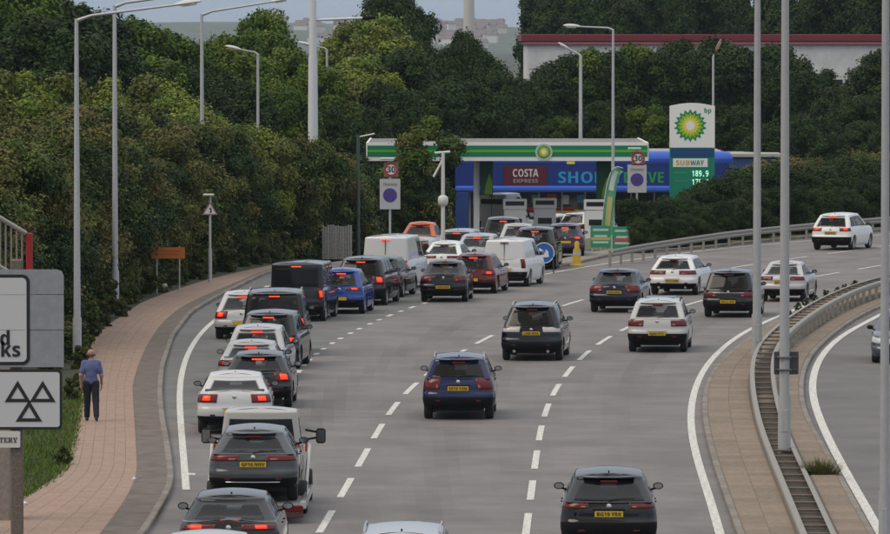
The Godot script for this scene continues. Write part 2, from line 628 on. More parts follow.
	for k in 5:
		var q := 0.96 + 0.025 * k
		pm.append(noisy("paving%d" % k, Color(0.252, 0.17, 0.128) * q, Color(0.352, 0.247, 0.192) * q, 2.3, 0.03, 0.9))
	slabs(fw, foot_out, foot_in, 110.0, 250.0, 0.6, 6, 0.118, pm, "paving_slab", 300)
	var km := [noisy("kerb0", Color(0.15, 0.135, 0.115), Color(0.25, 0.225, 0.195), 2.0, 0.03), noisy("kerb1", Color(0.17, 0.15, 0.13), Color(0.28, 0.25, 0.215), 2.0, 0.03), noisy("kerb2", Color(0.13, 0.115, 0.1), Color(0.22, 0.195, 0.165), 2.0, 0.03)]
	kerbs("footway_kerb", kerb_l, 108, 250, -1, km)
	# median
	var med := struct(obj("median", strip(offset(med_l, 0.13), offset(med_r, -0.13), 200, 0.102, 2), mat("mortar2", 0.145, 0.115, 0.088, 0.95)))
	var mm := []
	for k in 4:
		var q := 0.86 + 0.07 * k
		mm.append(noisy("median_slab%d" % k, Color(0.168, 0.126, 0.092) * q, Color(0.256, 0.2, 0.15) * q, 3.1, 0.03, 0.92))
	slabs(med, offset(med_l, 0.15), offset(rail_l, -0.06), 108.0, 225.0, 0.9, 2, 0.11, mm, "paving_slab", 200)
	slabs(med, offset(rail_r, 0.1), offset(med_r, -0.15), 108.0, 225.0, 0.9, 1, 0.11, mm, "paving_slab", 100)
	kerbs("median_kerb", med_l, 100, 240, 1, km, 0.1)
	kerbs("median_kerb", med_r, 100, 240, -1, km, 0.1)
	# left verge: a low bank beside the footway
	var vg := MB.new()
	var fo := resample(foot_out, 120)
	rows = []
	for j in fo.size():
		var l := PackedVector3Array()
		for i in 14:
			var d := pow(i / 13.0, 1.6) * 28.0
			var p := fo[j] + Vector3(-d, 0, 0)
			l.append(Vector3(p.x, 0.1 + 0.5 * smoothstep(0.3, 5.0, d) + (noise.get_noise_2d(p.x * 8, p.z * 8) * 0.1 if i > 0 else 0.0), p.z))
		l.reverse()
		rows.append(l)
	vg.grid(rows)
	struct(obj("grass_bank", vg, noisy("turf", Color(0.026, 0.03, 0.012), Color(0.06, 0.058, 0.028), 4.0, 0.03, 0.95)))
	# bank beyond the far rail
	var fb := smooth(poly([640, 252, 665, 253, 741, 244.5, 804, 238.5, 890, 230.5]), 2.0, 6)
	fb = along(fb, lane2)
	struct(obj("grass_verge", strip(offset(fb, -9.0), offset(fb, -0.1), 60, 0.03, 6, 0.1), noisy("verge", Color(0.07, 0.075, 0.03), Color(0.16, 0.15, 0.07), 4.0, 0.03, 0.95)))
	kerbs("verge_kerb", fb, 262, 330, -1, km)
# ------------------------------------------------------------------ vehicles
var TYPES := {
	"hatch": {"L": 4.3, "W": 1.8, "H": 1.47, "belt": 0.95, "nose": 0.72, "zr0": 0.12, "zr1": 0.74, "zf0": 1.05, "zf1": 1.95, "tum": 0.275, "tl": [0.62, 1.75, 0.7, 0.93], "plate": 0.62, "bump": 0.2},
	"suv": {"L": 4.4, "W": 1.84, "H": 1.61, "belt": 1.05, "nose": 0.85, "zr0": 0.12, "zr1": 0.58, "zf0": 1.05, "zf1": 1.9, "tum": 0.25, "tl": [0.62, 1.75, 0.72, 0.9], "plate": 0.64, "bump": 0.36},
	"saloon": {"L": 4.65, "W": 1.82, "H": 1.44, "belt": 0.97, "nose": 0.72, "zr0": 0.5, "zr1": 1.3, "zf0": 1.25, "zf1": 2.1, "tum": 0.295, "tl": [0.55, 1.7, 0.7, 0.92], "plate": 0.62, "bump": 0.18},
	"mpv": {"L": 4.3, "W": 1.81, "H": 1.62, "belt": 0.98, "nose": 0.8, "zr0": 0.1, "zr1": 0.44, "zf0": 0.9, "zf1": 1.85, "tum": 0.23, "tl": [0.78, 1.6, 0.62, 0.97], "plate": 0.62, "bump": 0.3},
	"van": {"L": 4.9, "W": 1.95, "H": 1.97, "belt": 1.12, "nose": 0.95, "zr0": 0.03, "zr1": 0.1, "zf0": 0.75, "zf1": 1.7, "tum": 0.13, "tl": [0.94, 1.5, 0.5, 0.97], "plate": 0.4, "bump": 0.3}}
var wheel_mesh: ArrayMesh
var rim_mesh: ArrayMesh
func make_wheels() -> void:
	var t := MB.new()
	t.x = Transform3D(Basis(Vector3.FORWARD, PI / 2), Vector3.ZERO)
	t.lathe([[0.2, 0.085], [0.24, 0.1], [0.3, 0.105], [0.325, 0.085], [0.332, 0.04], [0.332, -0.04], [0.325, -0.085], [0.3, -0.105], [0.24, -0.1], [0.2, -0.085]], 28)
	wheel_mesh = t.mesh()
	var r := MB.new()
	r.x = t.x
	r.lathe([[0.001, 0.055], [0.05, 0.06], [0.055, 0.05], [0.185, 0.055], [0.205, 0.09], [0.215, 0.09], [0.215, -0.08], [0.001, -0.08]], 24)
	for k in 5:
		r.x = Transform3D(Basis(Vector3.RIGHT, TAU * k / 5), Vector3.ZERO) * Transform3D(Basis.IDENTITY, Vector3(0.062, 0.12, 0))
		r.box(Vector3.ZERO, Vector3(0.03, 0.16, 0.05), 0.008)
	for k in 1:
		r.x = Transform3D.IDENTITY
	rim_mesh = r.mesh()
var S := {}                                        # the car being shaped
const VT := [[0.0, 0.93, -0.10], [0.1, 0.975, -0.03], [0.28, 1.0, 0.0], [0.44, 1.0, -0.005], [0.48, 1.0, -0.03], [0.53, 0.998, -0.055], [0.75, 0.982, -0.07], [0.9, 0.955, -0.1], [1.0, 0.915, -0.16]]
func vtab(v: float, c: int) -> float:
	for i in VT.size() - 1:
		if v <= VT[i + 1][0]:
			return lerpf(VT[i][c], VT[i + 1][c], (v - VT[i][0]) / (VT[i + 1][0] - VT[i][0]))
	return VT[-1][c]
func top_y(z: float) -> float:
	var zf: float = -S.L / 2 + S.zf0
	if z >= zf: return S.belt
	var t: float = clampf((zf - z) / S.zf0, 0, 1)
	return lerpf(S.belt, S.nose, pow(t, 1.6))
func loop_pt(u: float, w: float, zr: float, zf: float, rr: float, rf: float, bow: float) -> Vector2:
	var b2 := bow * pow((w - rr) / w, 2)
	var b3 := bow * 1.6 * pow((w - rf) / w, 2)
	if u <= 1: return Vector2(u * (w - rr), zr - bow * pow(u * (w - rr) / w, 2))
	if u <= 2:
		var a := (u - 1) * PI / 2
		return Vector2(w - rr + rr * sin(a), zr - b2 - rr + rr * cos(a))
	if u <= 3:
		return Vector2(w - 0.0 * u, lerpf(zr - b2 - rr, zf + b3 + rf, u - 2))
	if u <= 4:
		var a := (u - 3) * PI / 2
		return Vector2(w - rf + rf * cos(a), zf + b3 + rf - rf * sin(a))
	var t := 5 - u
	return Vector2(t * (w - rf), zf + bow * 1.6 * pow(t * (w - rf) / w, 2))
func body_pt(us: float, v: float) -> Vector3:
	var u := absf(us)
	var w: float = S.W / 2 * vtab(v, 1)
	var ro := vtab(v, 2) * (0.35 if S.type == "van" else 1.0)
	var q := loop_pt(u, w, S.L / 2 + ro, -S.L / 2 - ro * 0.9, 0.16 if S.type == "van" else 0.3, 0.42, 0.05 if S.type == "van" else 0.11)
	var y0: float = 0.2 + 0.12 * smoothstep(S.L / 2 - 0.7, S.L / 2 - 0.3, q.y) * (1.0 if S.type != "van" else 1.3)
	var y := lerpf(y0, top_y(q.y), v)
	for zw in [S.zwr, S.zwf]:
		var d: float = absf(q.y - zw)
		if d < S.arch: y = maxf(y, S.wr + sqrt(S.arch * S.arch - d * d))
	# gentle waist in plan
	var x := q.x * (1.0 - 0.035 * pow(absf(q.y) / (S.L / 2), 4.0))
	return Vector3(x * signf(us) if us != 0 else 0.0, y, q.y)
func cab_pt(us: float, v: float) -> Vector3:
	var u := absf(us)
	var vv := minf(v, 1.0)
	var t := maxf(v - 1.0, 0.0)                    # past 1: the rounded roof edge
	var inset: float = 0.09 * (1 - cos(t * PI / 2))
	var w: float = lerpf(S.W / 2 - 0.085, S.W / 2 - S.tum, pow(vv, 1.3)) - inset
	var zr: float = S.L / 2 - lerpf(S.zr0, S.zr1, pow(vv, 1.15)) - inset
	var zf: float = -S.L / 2 + lerpf(S.zf0, S.zf1, pow(vv, 1.1)) + inset
	var q := loop_pt(u, w, zr, zf, 0.1 if S.type == "van" else 0.13, 0.22, 0.1)
	var zc: float = -S.L / 2 + lerpf(S.zf1, S.L - S.zr1, 0.38)
	var half: float = (S.L - S.zf1 - S.zr1) * 0.62
	var yr: float = S.H - 0.07 - 0.075 * pow((q.y - zc) / half, 2) * (0.4 if S.type == "van" else 1.0)
	var y := lerpf(S.belt - 0.03, yr, vv) + 0.05 * sin(t * PI / 2)
	return Vector3(q.x * signf(us) if us != 0 else 0.0, y, q.y)
func shell_u() -> Array:
	var a := [0.0, 0.33, 0.66, 0.92, 1.0, 1.2, 1.4, 1.6, 1.8, 2.0]
	for k in range(1, 37): a.append(2.0 + k / 36.0)
	for k in [3.2, 3.4, 3.6, 3.8, 4.0, 4.08, 4.4, 4.8, 5.0]: a.append(k)
	return a
func in_window(u: float, v: float) -> bool:
	if v < 0.12 or v > 0.88: return false
	if u < 0.92 or u > 4.08: return true
	for w in S.wins:
		if u > w[0] and u < w[1]: return true
	return false
func shell(fn: Callable, vs: Array, us: Array, holes := false) -> MB:
	var m := MB.new()
	var rows := []
	for v in vs:
		var l := PackedVector3Array()
		for i in range(us.size() - 1, 0, -1): l.append(fn.call(-us[i], v))
		for i in us.size(): l.append(fn.call(us[i], v))
		rows.append(l)
	if holes:                                      # leave the window openings out
		var uu := []
		for i in range(us.size() - 1, 0, -1): uu.append(-us[i])
		uu.append_array(us)
		m.skip = func(j: int, i: int) -> bool: return in_window(absf((uu[i] + uu[i + 1]) / 2.0), (vs[j] + vs[j + 1]) / 2.0)
	m.grid(rows)
	m.skip = null
	# the deck over the last row
	var last: PackedVector3Array = rows[-1]
	var n := us.size()
	var dr := []
	for i in n:
		if us[i] < 1.0 or us[i] > 4.0: continue
		var r: Vector3 = last[n - 1 + i]
		var l := PackedVector3Array()
		for k in 9:
			var t := k / 4.0 - 1.0
			l.append(Vector3(r.x * t, r.y + 0.045 * (1 - t * t), r.z))
		dr.append(l)
	m.grid(dr)
	for e in [1.0, 4.0]:
		var mid := Vector3.ZERO
		var i0 := us.find(e)
		var c: Vector3 = last[n - 1 + i0]
		mid = Vector3(0, c.y + 0.045, c.z)
		var rng_i := range(0, i0) if e == 1.0 else range(i0, n - 1)
		for i in rng_i:
			for sg in [1.0, -1.0]:
				var a: Vector3 = last[n - 1 + i] * Vector3(sg, 1, 1)
				var b: Vector3 = last[n + i] * Vector3(sg, 1, 1)
				m.face([mid, a, b], Vector3.UP)
	return m
func patch(fn: Callable, u0: float, u1: float, nu: int, v0: float, v1: float, nv: int, off: float, mid := 0.0) -> MB:
	var m := MB.new()
	var rows := []
	for j in range(-1, nv + 2):
		var l := PackedVector3Array()
		for i in range(-1, nu + 2):
			var skirt := j < 0 or i < 0 or j > nv or i > nu
			var u := lerpf(u0, u1, clampf(i, 0, nu) / float(nu))
			var v := lerpf(v0, v1, clampf(j, 0, nv) / float(nv))
			if mid != 0: u = mid - absf(u) if u >= 0 else -(mid - absf(u))
			var p: Vector3 = fn.call(u, v)
			var e := 0.01
			var du: Vector3 = fn.call(u + e, v) - fn.call(u - e, v)
			var dv: Vector3 = fn.call(u, v + e) - fn.call(u, v - e)
			var nn := du.cross(dv).normalized()
			if (mid != 0 and absf(u) > 4.9) or nn.length() < 0.5: nn = Vector3(0, 0.4, -0.9)
			if absf(u) < 0.02: nn = (fn.call(0.03, v + e) - fn.call(0.03, v - e)).cross(Vector3.LEFT).normalized()
			if nn.dot(p - Vector3(0, 0.6, p.z * 0.5)) < 0: nn = -nn
			l.append(p + nn * (off if not skirt else -0.012))
		rows.append(l)
	m.grid(rows)
	return m
func vehicle(called: String, label: String, category: String, spec: Dictionary) -> Node3D:
	S = TYPES[spec.type].duplicate()
	var vr := RandomNumberGenerator.new()          # small differences from one make to the next
	vr.seed = called.hash()
	S.belt += vr.randf_range(-0.045, 0.045)
	S.zr1 *= vr.randf_range(0.75, 1.3)
	S.tum += vr.randf_range(-0.03, 0.03)
	S.bump = clampf(S.bump + vr.randf_range(-0.08, 0.1), 0.14, 0.42)
	var lamp_style := vr.randi() % 4
	if spec.type in ["hatch", "suv", "saloon"]:
		S.tl = [S.tl, [0.82, 1.7, 0.6, 0.98], [0.42, 1.6, 0.8, 0.94], [0.72, 1.85, 0.66, 0.9]][lamp_style]
	if vr.randf() < 0.4 and spec.type != "van": S.plate = 0.36
	for k in spec: S[k] = spec[k]
	S.wr = spec.get("wr", 0.33)
	S.arch = S.wr + 0.055
	S.zwr = S.L / 2 - spec.get("roh", 0.86)
	S.zwf = -S.L / 2 + 0.86
	var root := thing(called, label, category, Vector3.ZERO, 0.0, spec.get("group", ""))
	var c: Color = spec.col
	var pm := paint(c.r, c.g, c.b, spec.get("metal", 0.25) if c.get_luminance() > 0.06 else 0.0)
	var glass := mat("car_glass", 0.012, 0.014, 0.016, 0.04)
	glass.metallic_specular = 0.3
	var black := mat("black_plastic", 0.009, 0.009, 0.01, 0.55)
	black.metallic_specular = 0.2
	var us := shell_u()
	var van: bool = spec.type == "van"
	S.wins = [[2.0 + 2 / 36.0, 2.0 + 11 / 36.0], [2.0 + 12 / 36.0, 2.0 + 22 / 36.0], [2.0 + 23 / 36.0, 2.0 + 34 / 36.0]]
	if van: S.wins = [[2.7, 2.95]] if not spec.get("glazed", false) else [[2.04, 2.34], [2.37, 2.66], [2.7, 2.95]]
	var pane := mat("pane_clear", 0.015, 0.018, 0.02, 0.03)
	pane.transparency = BaseMaterial3D.TRANSPARENCY_ALPHA
	pane.albedo_color.a = 0.34
	pane.metallic_specular = 0.35

	var privacy := mat("pane_privacy", 0.006, 0.007, 0.008, 0.03)
	privacy.transparency = BaseMaterial3D.TRANSPARENCY_ALPHA
	privacy.albedo_color.a = 0.86
	privacy.metallic_specular = 0.35
	obj("body", shell(body_pt, [0.0, 0.05, 0.1, 0.2, 0.28, 0.36, 0.44, 0.48, 0.53, 0.62, 0.72, 0.82, 0.92, 0.97, 1.0], us), pm, root)
	var cab := obj("cabin", shell(cab_pt, [0.0, 0.12, 0.3, 0.45, 0.6, 0.75, 0.88, 0.94, 1.0, 1.25, 1.5, 1.75, 2.0], us, not van), pm, root)
	if not van or spec.get("glazed", false):
		obj("rear_window", patch(cab_pt, -0.96, 0.96, 10, 0.1, 0.9, 6, 0.007), glass if van else (privacy if spec.has("privacy") else pane), cab)
		if spec.has("sloted"): pass
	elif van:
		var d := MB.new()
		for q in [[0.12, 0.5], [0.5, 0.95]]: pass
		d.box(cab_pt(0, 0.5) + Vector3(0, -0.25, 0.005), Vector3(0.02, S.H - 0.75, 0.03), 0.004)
		obj("door_split_shade", d, black, root)  # black strip paints the shade in the split between the rear doors
	for sg in [1.0, -1.0]:
		for i in S.wins.size():
			var w: Array = S.wins[i]
			var win := patch(cab_pt, sg * (w[0] - 0.008), sg * (w[1] + 0.008), 5, 0.11, 0.89, 5, 0.006)
			obj("side_window", win, glass if van else (privacy if i < 2 and spec.has("privacy") else pane), cab)
	obj("windscreen", patch(cab_pt, -0.94, 0.94, 10, 0.11, 0.89, 6, 0.006, 5.0), glass if van else pane, cab)
	if not van:
		var it := MB.new()
		var z0: float = S.L / 2 - S.zr0 - 0.26
		var z1: float = -S.L / 2 + S.zf0 + 0.3
		it.box(Vector3(0, S.belt + 0.03, (z0 + z1) / 2), Vector3(S.W - 0.4, 0.04, z0 - z1), 0.01)
		var so := obj("interior", it, mat("interior_dark", 0.05, 0.05, 0.052, 0.9), cab)
		var zs: float = S.L / 2 - S.zr1 - 0.3
		for q in [[-0.38, -0.25], [0.38, -0.25], [-0.4, zs], [0.4, zs]]:
			var se := MB.new()
			se.box(Vector3(q[0], S.belt + 0.12, q[1]), Vector3(0.46, 0.2, 0.14), 0.05)
			se.box(Vector3(q[0], S.belt + 0.3, q[1] + 0.02), Vector3(0.25, 0.17, 0.1), 0.04)
			obj("seat", se, mat("seat_cloth", 0.035, 0.035, 0.04, 0.9), cab)
	# lights
	var lit: bool = spec.get("lit", false)
	var tm: Material = glow("brake_light", 1.0, 0.05, 0.012, spec.get("glow", 1.3)) if lit else mat("tail_lamp", 0.115, 0.004, 0.006, 0.2)
	if spec.has("pale_lamps"): tm = mat("pale_lamp", 0.45, 0.42, 0.44, 0.15)
	var tl: Array = S.tl
	for sg in [1.0, -1.0]:
		var lamp := obj("tail_light", patch(body_pt, sg * tl[0], sg * tl[1], 8, tl[2], tl[3], 4, 0.014), mat("tail_lamp", 0.115, 0.004, 0.006, 0.2) if lit else tm, root)
		if lit:
			var mu := lerpf(tl[0], 1.35, 0.45)
			obj("brake_lamp", patch(body_pt, sg * mu, sg * (mu + 0.4), 4, lerpf(tl[2], tl[3], 0.25), lerpf(tl[2], tl[3], 0.8), 2, 0.024), tm, lamp)
		if not lit and not spec.has("pale_lamps") and not van:
			obj("reversing_lens", patch(body_pt, sg * lerpf(tl[0], 1.0, 0.25), sg * lerpf(tl[0], 1.0, 0.75), 3, lerpf(tl[2], tl[3], 0.12), lerpf(tl[2], tl[3], 0.4), 1, 0.02), mat("lens_pink", 0.3, 0.12, 0.12, 0.2), lamp)
		obj("reflector", patch(body_pt, sg * 0.78, sg * 0.98, 2, 0.2, 0.25, 1, 0.012), mat("tail_lamp", 0.115, 0.004, 0.006, 0.2), root)
	if spec.type != "saloon":
		var sp := MB.new()
		var a := cab_pt(0.0, 1.0)
		if not van:
			var rows := []
			for j in 5:
				var l := PackedVector3Array()
				for i in 11:
					var t := i / 5.0 - 1.0
					var e := cab_pt(t * 1.05, 1.6)
					var o: Vector3 = [Vector3(0, 0.015, -0.12), Vector3(0, 0.022, 0.02), Vector3(0, 0.005, 0.13), Vector3(0, -0.02, 0.12), Vector3(0, -0.05, 0.0)][j]
					l.append(e + o * Vector3(1, 1, 1.0 - 0.25 * t * t))
				rows.append(l)
			sp.grid(rows)
			obj("spoiler", sp, pm, cab)
		var hb := MB.new()
		var hp := cab_pt(0.0, 0.95) + Vector3(0, 0.0, 0.06 if not van else 0.02)
		hb.box(hp, Vector3(0.32, 0.035, 0.05), 0.006)
		obj("high_brake_light", hb, glow("brake_light_high", 1.0, 0.07, 0.03, 0.9) if lit else mat("tail_lamp", 0.115, 0.004, 0.006, 0.2), cab)
	elif lit:
		var hb := MB.new()
		hb.box(cab_pt(0.0, 0.1) + Vector3(0, 0.03, 0.03), Vector3(0.34, 0.025, 0.03), 0.005)
		obj("high_brake_light", hb, glow("brake_light_high", 1.0, 0.07, 0.03, 0.9), cab)
	# trim
	obj("bumper_trim", patch(body_pt, -1.9, 1.9, 22, 0.01, S.bump, 4, 0.01), black, root)
	if spec.has("band"):
		obj("lamp_band", patch(body_pt, -0.95, 0.95, 10, spec.band[0], spec.band[1], 2, 0.009), mat("gloss_black", 0.008, 0.008, 0.009, 0.1), root)
	for sg in [1.0, -1.0]:
		if spec.has("pipes"):
			var ex := MB.new()
			ex.tube([Vector3(sg * 0.5, 0.3, S.L / 2 - 0.25), Vector3(sg * 0.5, 0.3, S.L / 2 - 0.02)], 0.045, 10)
			obj("exhaust_pipe", ex, mat("chrome", 0.6, 0.6, 0.62, 0.15, 1.0), root)
	if spec.has("clad"):
		for sg in [1.0, -1.0]: obj("door_sill", patch(body_pt, sg * 2.28, sg * 2.74, 8, 0.0, 0.16, 2, 0.012), black, root)
	if spec.has("chrome"):
		obj("chrome_strip", patch(body_pt, -0.95, 0.95, 10, spec.chrome, spec.chrome + 0.03, 1, 0.018), mat("chrome", 0.6, 0.6, 0.62, 0.15, 1.0), root)
	var pl := MB.new()
	var pp := body_pt(0.0, S.plate) + Vector3(0, 0, 0.022)
	pl.box(pp, Vector3(0.52, 0.112, 0.02), 0.004)
	var plate := obj("number_plate", pl, mat("plate_yellow", 0.62, 0.4, 0.02, 0.45), root)
	if spec.has("reg"): lettering(plate, "characters", spec.reg, 0.068, pp + Vector3(0, 0, 0.012), mat("ink", 0.02, 0.02, 0.02, 0.6), "Droid Sans", 0.45)
	var pr := MB.new()
	pr.box(pp + Vector3(0, 0.085, 0.0), Vector3(0.6, 0.03, 0.035), 0.008)
	obj("plate_trim", pr, pm if not spec.has("chrome_trim") else mat("chrome", 0.6, 0.6, 0.62, 0.15, 1.0), root)
	if not van:
		var bd := MB.new()
		bd.x = Transform3D(Basis(Vector3.RIGHT, PI / 2), body_pt(0.0, 0.86) + Vector3(0, 0, 0.002))
		bd.lathe([[0.001, 0.02], [0.045, 0.016], [0.05, 0.0]], 16)
		obj("badge", bd, mat("chrome", 0.6, 0.6, 0.62, 0.15, 1.0), root)
		if spec.type != "saloon":
			var wp := MB.new()
			wp.tube([cab_pt(0.0, 0.12) + Vector3(0, 0, 0.02), cab_pt(0.25, 0.2) + Vector3(0, 0, 0.02), cab_pt(0.7, 0.22) + Vector3(0, 0, 0.018)], 0.009, 5)
			obj("wiper", wp, black, cab)
		var fin := MB.new()
		var fp := cab_pt(0.0, 2.0) + Vector3(0, 0.03, -0.25)
		fin.prism(PackedVector2Array([Vector2(-0.09, 0), Vector2(0.07, 0), Vector2(0.075, 0.055), Vector2(0.05, 0.06)]), -0.014, 0.014)
		var fo := obj("aerial", fin, black, cab)
		fo.transform = Transform3D(Basis(Vector3.UP, -PI / 2), fp)
	if spec.has("rails"):
		for sg in [1.0, -1.0]:
			var rl := MB.new()
			var pts := []
			for k in 9:
				var e := cab_pt(sg * lerpf(2.1, 2.85, k / 8.0), 1.6)
				pts.append(e + Vector3(0, 0.055 if k > 0 and k < 8 else 0.0, 0))
			rl.tube(pts, 0.018, 6)
			obj("roof_rail", rl, mat("rail_alloy", 0.45, 0.45, 0.46, 0.35, 0.8) if spec.rails == 1 else black, cab)
	for sg in [1.0, -1.0]:
		var mr := MB.new()
		var e := cab_pt(sg * 2.96, 0.12)
		var o := e + Vector3(sg * 0.13, 0.07, 0.06)
		var rows := []
		for j in 7:
			var l := PackedVector3Array()
			var ph := PI * j / 6.0
			for k in 13:
				var g := TAU * k / 12.0
				l.append(o + Vector3(sin(ph) * cos(g) * 0.1, sin(ph) * sin(g) * 0.068, cos(ph) * (0.02 if cos(ph) > 0 else 0.1)))
			rows.append(l)
		mr.grid(rows)
		mr.tube([e, o + Vector3(-sg * 0.06, -0.05, -0.03)], 0.022, 6)
		var mo := obj("door_mirror", mr, black if spec.get("black_mirrors", true) else pm, root)
		var gl := MB.new()
		gl.x = Transform3D(Basis.IDENTITY, o + Vector3(0, 0, 0.019))
		gl.prism(disc(1.0, 14), 0.0, 0.004)
		for k in gl.v.size():
			var r := gl.v[k] - gl.x.origin
			gl.v[k] = gl.x.origin + Vector3(r.x * 0.08, r.y * 0.05, r.z)
		obj("mirror_glass", gl, mat("mirror", 0.5, 0.52, 0.55, 0.08, 1.0), mo)
		for w in [S.zwr, S.zwf]:
			var wh := obj("wheel", wheel_mesh, mat("tyre", 0.022, 0.022, 0.023, 0.85), root)
			var k: float = S.wr / 0.332
			wh.transform = Transform3D(Basis(Vector3.UP, 0.0 if sg > 0 else PI).scaled(Vector3(1, k, k)), Vector3(sg * (S.W / 2 - 0.14), S.wr, w))
			obj("rim", rim_mesh, mat("rim_alloy", 0.4, 0.4, 0.42, 0.35, 0.8) if not spec.has("dark_rims") else mat("rim_dark", 0.03, 0.03, 0.03, 0.4, 0.5), wh)
		# handles
		for hu in [2.42, 2.62]:
			var hd := MB.new()
			hd.box(body_pt(sg * hu, 0.84) + Vector3(sg * 0.012, 0, 0), Vector3(0.025, 0.03, 0.16), 0.008)
			obj("door_handle", hd, pm, root)
	var ub := MB.new()
	ub.box(Vector3(0, 0.4, 0), Vector3(S.W - 0.56, 0.36, S.L - 0.5))
	ub.box(Vector3(0, 0.36, 0.0), Vector3(S.W - 0.2, 0.28, S.L - 3.0))
	obj("underbody", ub, mat("underside", 0.01, 0.01, 0.01, 0.9), root)
	if spec.has("front"):
		for sg in [1.0, -1.0]:
			obj("headlight", patch(body_pt, sg * 3.15, sg * 4.35, 8, 0.68, 0.92, 4, 0.014), mat("headlamp", 0.5, 0.52, 0.55, 0.1), root)
		obj("grille", patch(body_pt, -0.95, 0.95, 12, 0.28, 0.6, 4, 0.012, 5.0), black, root)
		var fpm := MB.new()
		fpm.box(Vector3(0, 0.5, -S.L / 2 - 0.02), Vector3(0.52, 0.112, 0.02), 0.004)
		obj("number_plate", fpm, mat("plate_white", 0.75, 0.75, 0.72, 0.45), root)
	return root
func park(o: Node3D, px: float, py: float, way: PackedVector3Array, turn := 0.0, h := 0.0) -> Node3D:   # px, py: the ground under the middle of the rear bumper
	var p := G(px, py) if h == 0.0 else P(px, py, h)
	if h == 0.0 and p.y > -0.08: p = P(px, py)
	var t := heading(way, p).rotated(Vector3.UP, -deg_to_rad(turn))
	var c: Vector3 = p + t * (S.L / 2.0)
	var y := p.y
	if h == 0.0 and p.y < -0.08: y = ground_y(c.x, -c.z) + 0.03
	o.position = Vector3(c.x, y, c.z)
	o.rotation.y = atan2(-t.x, -t.z)
	if h == 0.0 and p.y < -0.08:
		var a := ground_y(p.x, -p.z)
		o.rotation.x = atan2(ground_y(c.x + t.x, -(c.z + t.z)) - a, S.L / 2.0 + 1.0)
	return o
func build_traffic() -> void:
	make_wheels()
	var K := func(v: float) -> Color: return Color(v, v, v * 1.03)
	var o
	# main lanes
	o = vehicle("black_coupe_crossover", "black and grey coupe-style crossover with split rear spoiler following the dark blue crossovers", "car", {"type": "hatch", "W": 1.795, "H": 1.51, "L": 4.36, "belt": 1.02, "zr0": 0.1, "zr1": 0.7, "tum": 0.27, "col": Color(0.004, 0.004, 0.005), "band": [0.6, 0.9], "privacy": 1, "bump": 0.44, "plate": 0.66, "tl": [0.7, 1.75, 0.8, 0.95], "reg": "BG19 YRK", "metal": 0.6, "dark_rims": 1})
	park(o, 609, 557, lane2)
	o = vehicle("blue_crossover", "dark blue crossover with yellow plate driving alone in the lane beside the queue", "car", {"type": "suv", "W": 1.81, "H": 1.59, "col": Color(0.007, 0.011, 0.06), "privacy": 1, "bump": 0.34, "reg": "EK18 VSM", "metal": 0.4, "rails": 1})
	park(o, 458, 420.5, lane1)
	o = vehicle("navy_luxury_suv", "navy luxury SUV with pale clear tail lamps and roof rails", "car", {"type": "suv", "W": 1.845, "H": 1.68, "L": 4.72, "col": Color(0.003, 0.005, 0.012), "privacy": 1, "pipes": 1, "pale_lamps": 1, "rails": 1, "bump": 0.3, "reg": "LS06 KNA", "tl": [0.6, 1.7, 0.76, 0.97], "plate": 0.72})
	park(o, 531, 361.5, lane1)
	o = vehicle("white_crossover", "white crossover with black bumper and dark sunroof behind the black people carrier", "car", {"type": "suv", "W": 1.84, "H": 1.6, "col": Color(0.46, 0.46, 0.46), "rails": 2, "clad": 1, "bump": 0.36, "metal": 0.0, "reg": "GJ69 OTC"})
	var sun := MB.new()
	sun.box(Vector3(0, 1.607, -0.1), Vector3(0.9, 0.02, 1.3), 0.008)
	obj("sunroof", sun, mat("car_glass", 0.012, 0.014, 0.016, 0.04), o)
	park(o, 657, 353, lane2)
	o = vehicle("navy_hatchback", "navy hatchback with tall red tail lamps beside the white estate hatch", "car", {"type": "hatch", "W": 1.823, "H": 1.48, "col": Color(0.004, 0.007, 0.022), "tl": [0.72, 1.9, 0.62, 1.0], "bump": 0.22, "reg": "AV62 HNO"})
	park(o, 614, 313, lane1)
	o = vehicle("white_hatchback", "white hatchback with wide red tail lamps ahead of the white crossover", "car", {"type": "hatch", "W": 1.83, "H": 1.46, "L": 4.5, "col": Color(0.68, 0.68, 0.68), "metal": 0.0, "tl": [0.45, 1.8, 0.72, 0.92], "bump": 0.2, "reg": "KY17 FDB", "pipes": 1})
	park(o, 672, 295.5, lane1)
	o = vehicle("black_people_carrier", "black people carrier with chrome tailgate strip next to the tall lamp post", "car", {"type": "mpv", "W": 1.812, "H": 1.62, "col": Color(0.005, 0.005, 0.006), "privacy": 1, "chrome": 0.8, "reg": "RX12 UEP", "tl": [0.7, 1.6, 0.62, 0.86]})
	park(o, 728, 318, lane2)
	o = vehicle("silver_small_hatchback", "pale silver small hatchback partly behind the lamp posts", "car", {"type": "hatch", "W": 1.74, "H": 1.44, "L": 4.0, "col": Color(0.44, 0.44, 0.45), "metal": 0.2, "tl": [0.6, 1.8, 0.74, 0.95], "bump": 0.24, "reg": "WP16 ZLD"})
	park(o, 781, 302, lane2)
	o = vehicle("white_suv", "white SUV with orange-red lamps driving along the far guardrail", "car", {"type": "suv", "W": 1.9, "H": 1.66, "L": 4.65, "col": Color(0.7, 0.7, 0.7), "metal": 0.0, "bump": 0.4, "reg": "HF20 BTO", "tl": [0.7, 1.8, 0.76, 1.0], "lit": true, "glow": 0.6})
	park(o, 830, 250.5, lane1)
	o = vehicle("silver_estate", "silver car with roof rails nearest the bridge in the lane beside the queue", "car", {"type": "suv", "W": 1.8, "H": 1.6, "L": 4.6, "col": Color(0.42, 0.43, 0.46), "rails": 1, "metal": 0.5})
	park(o, 400, 633, lane1)
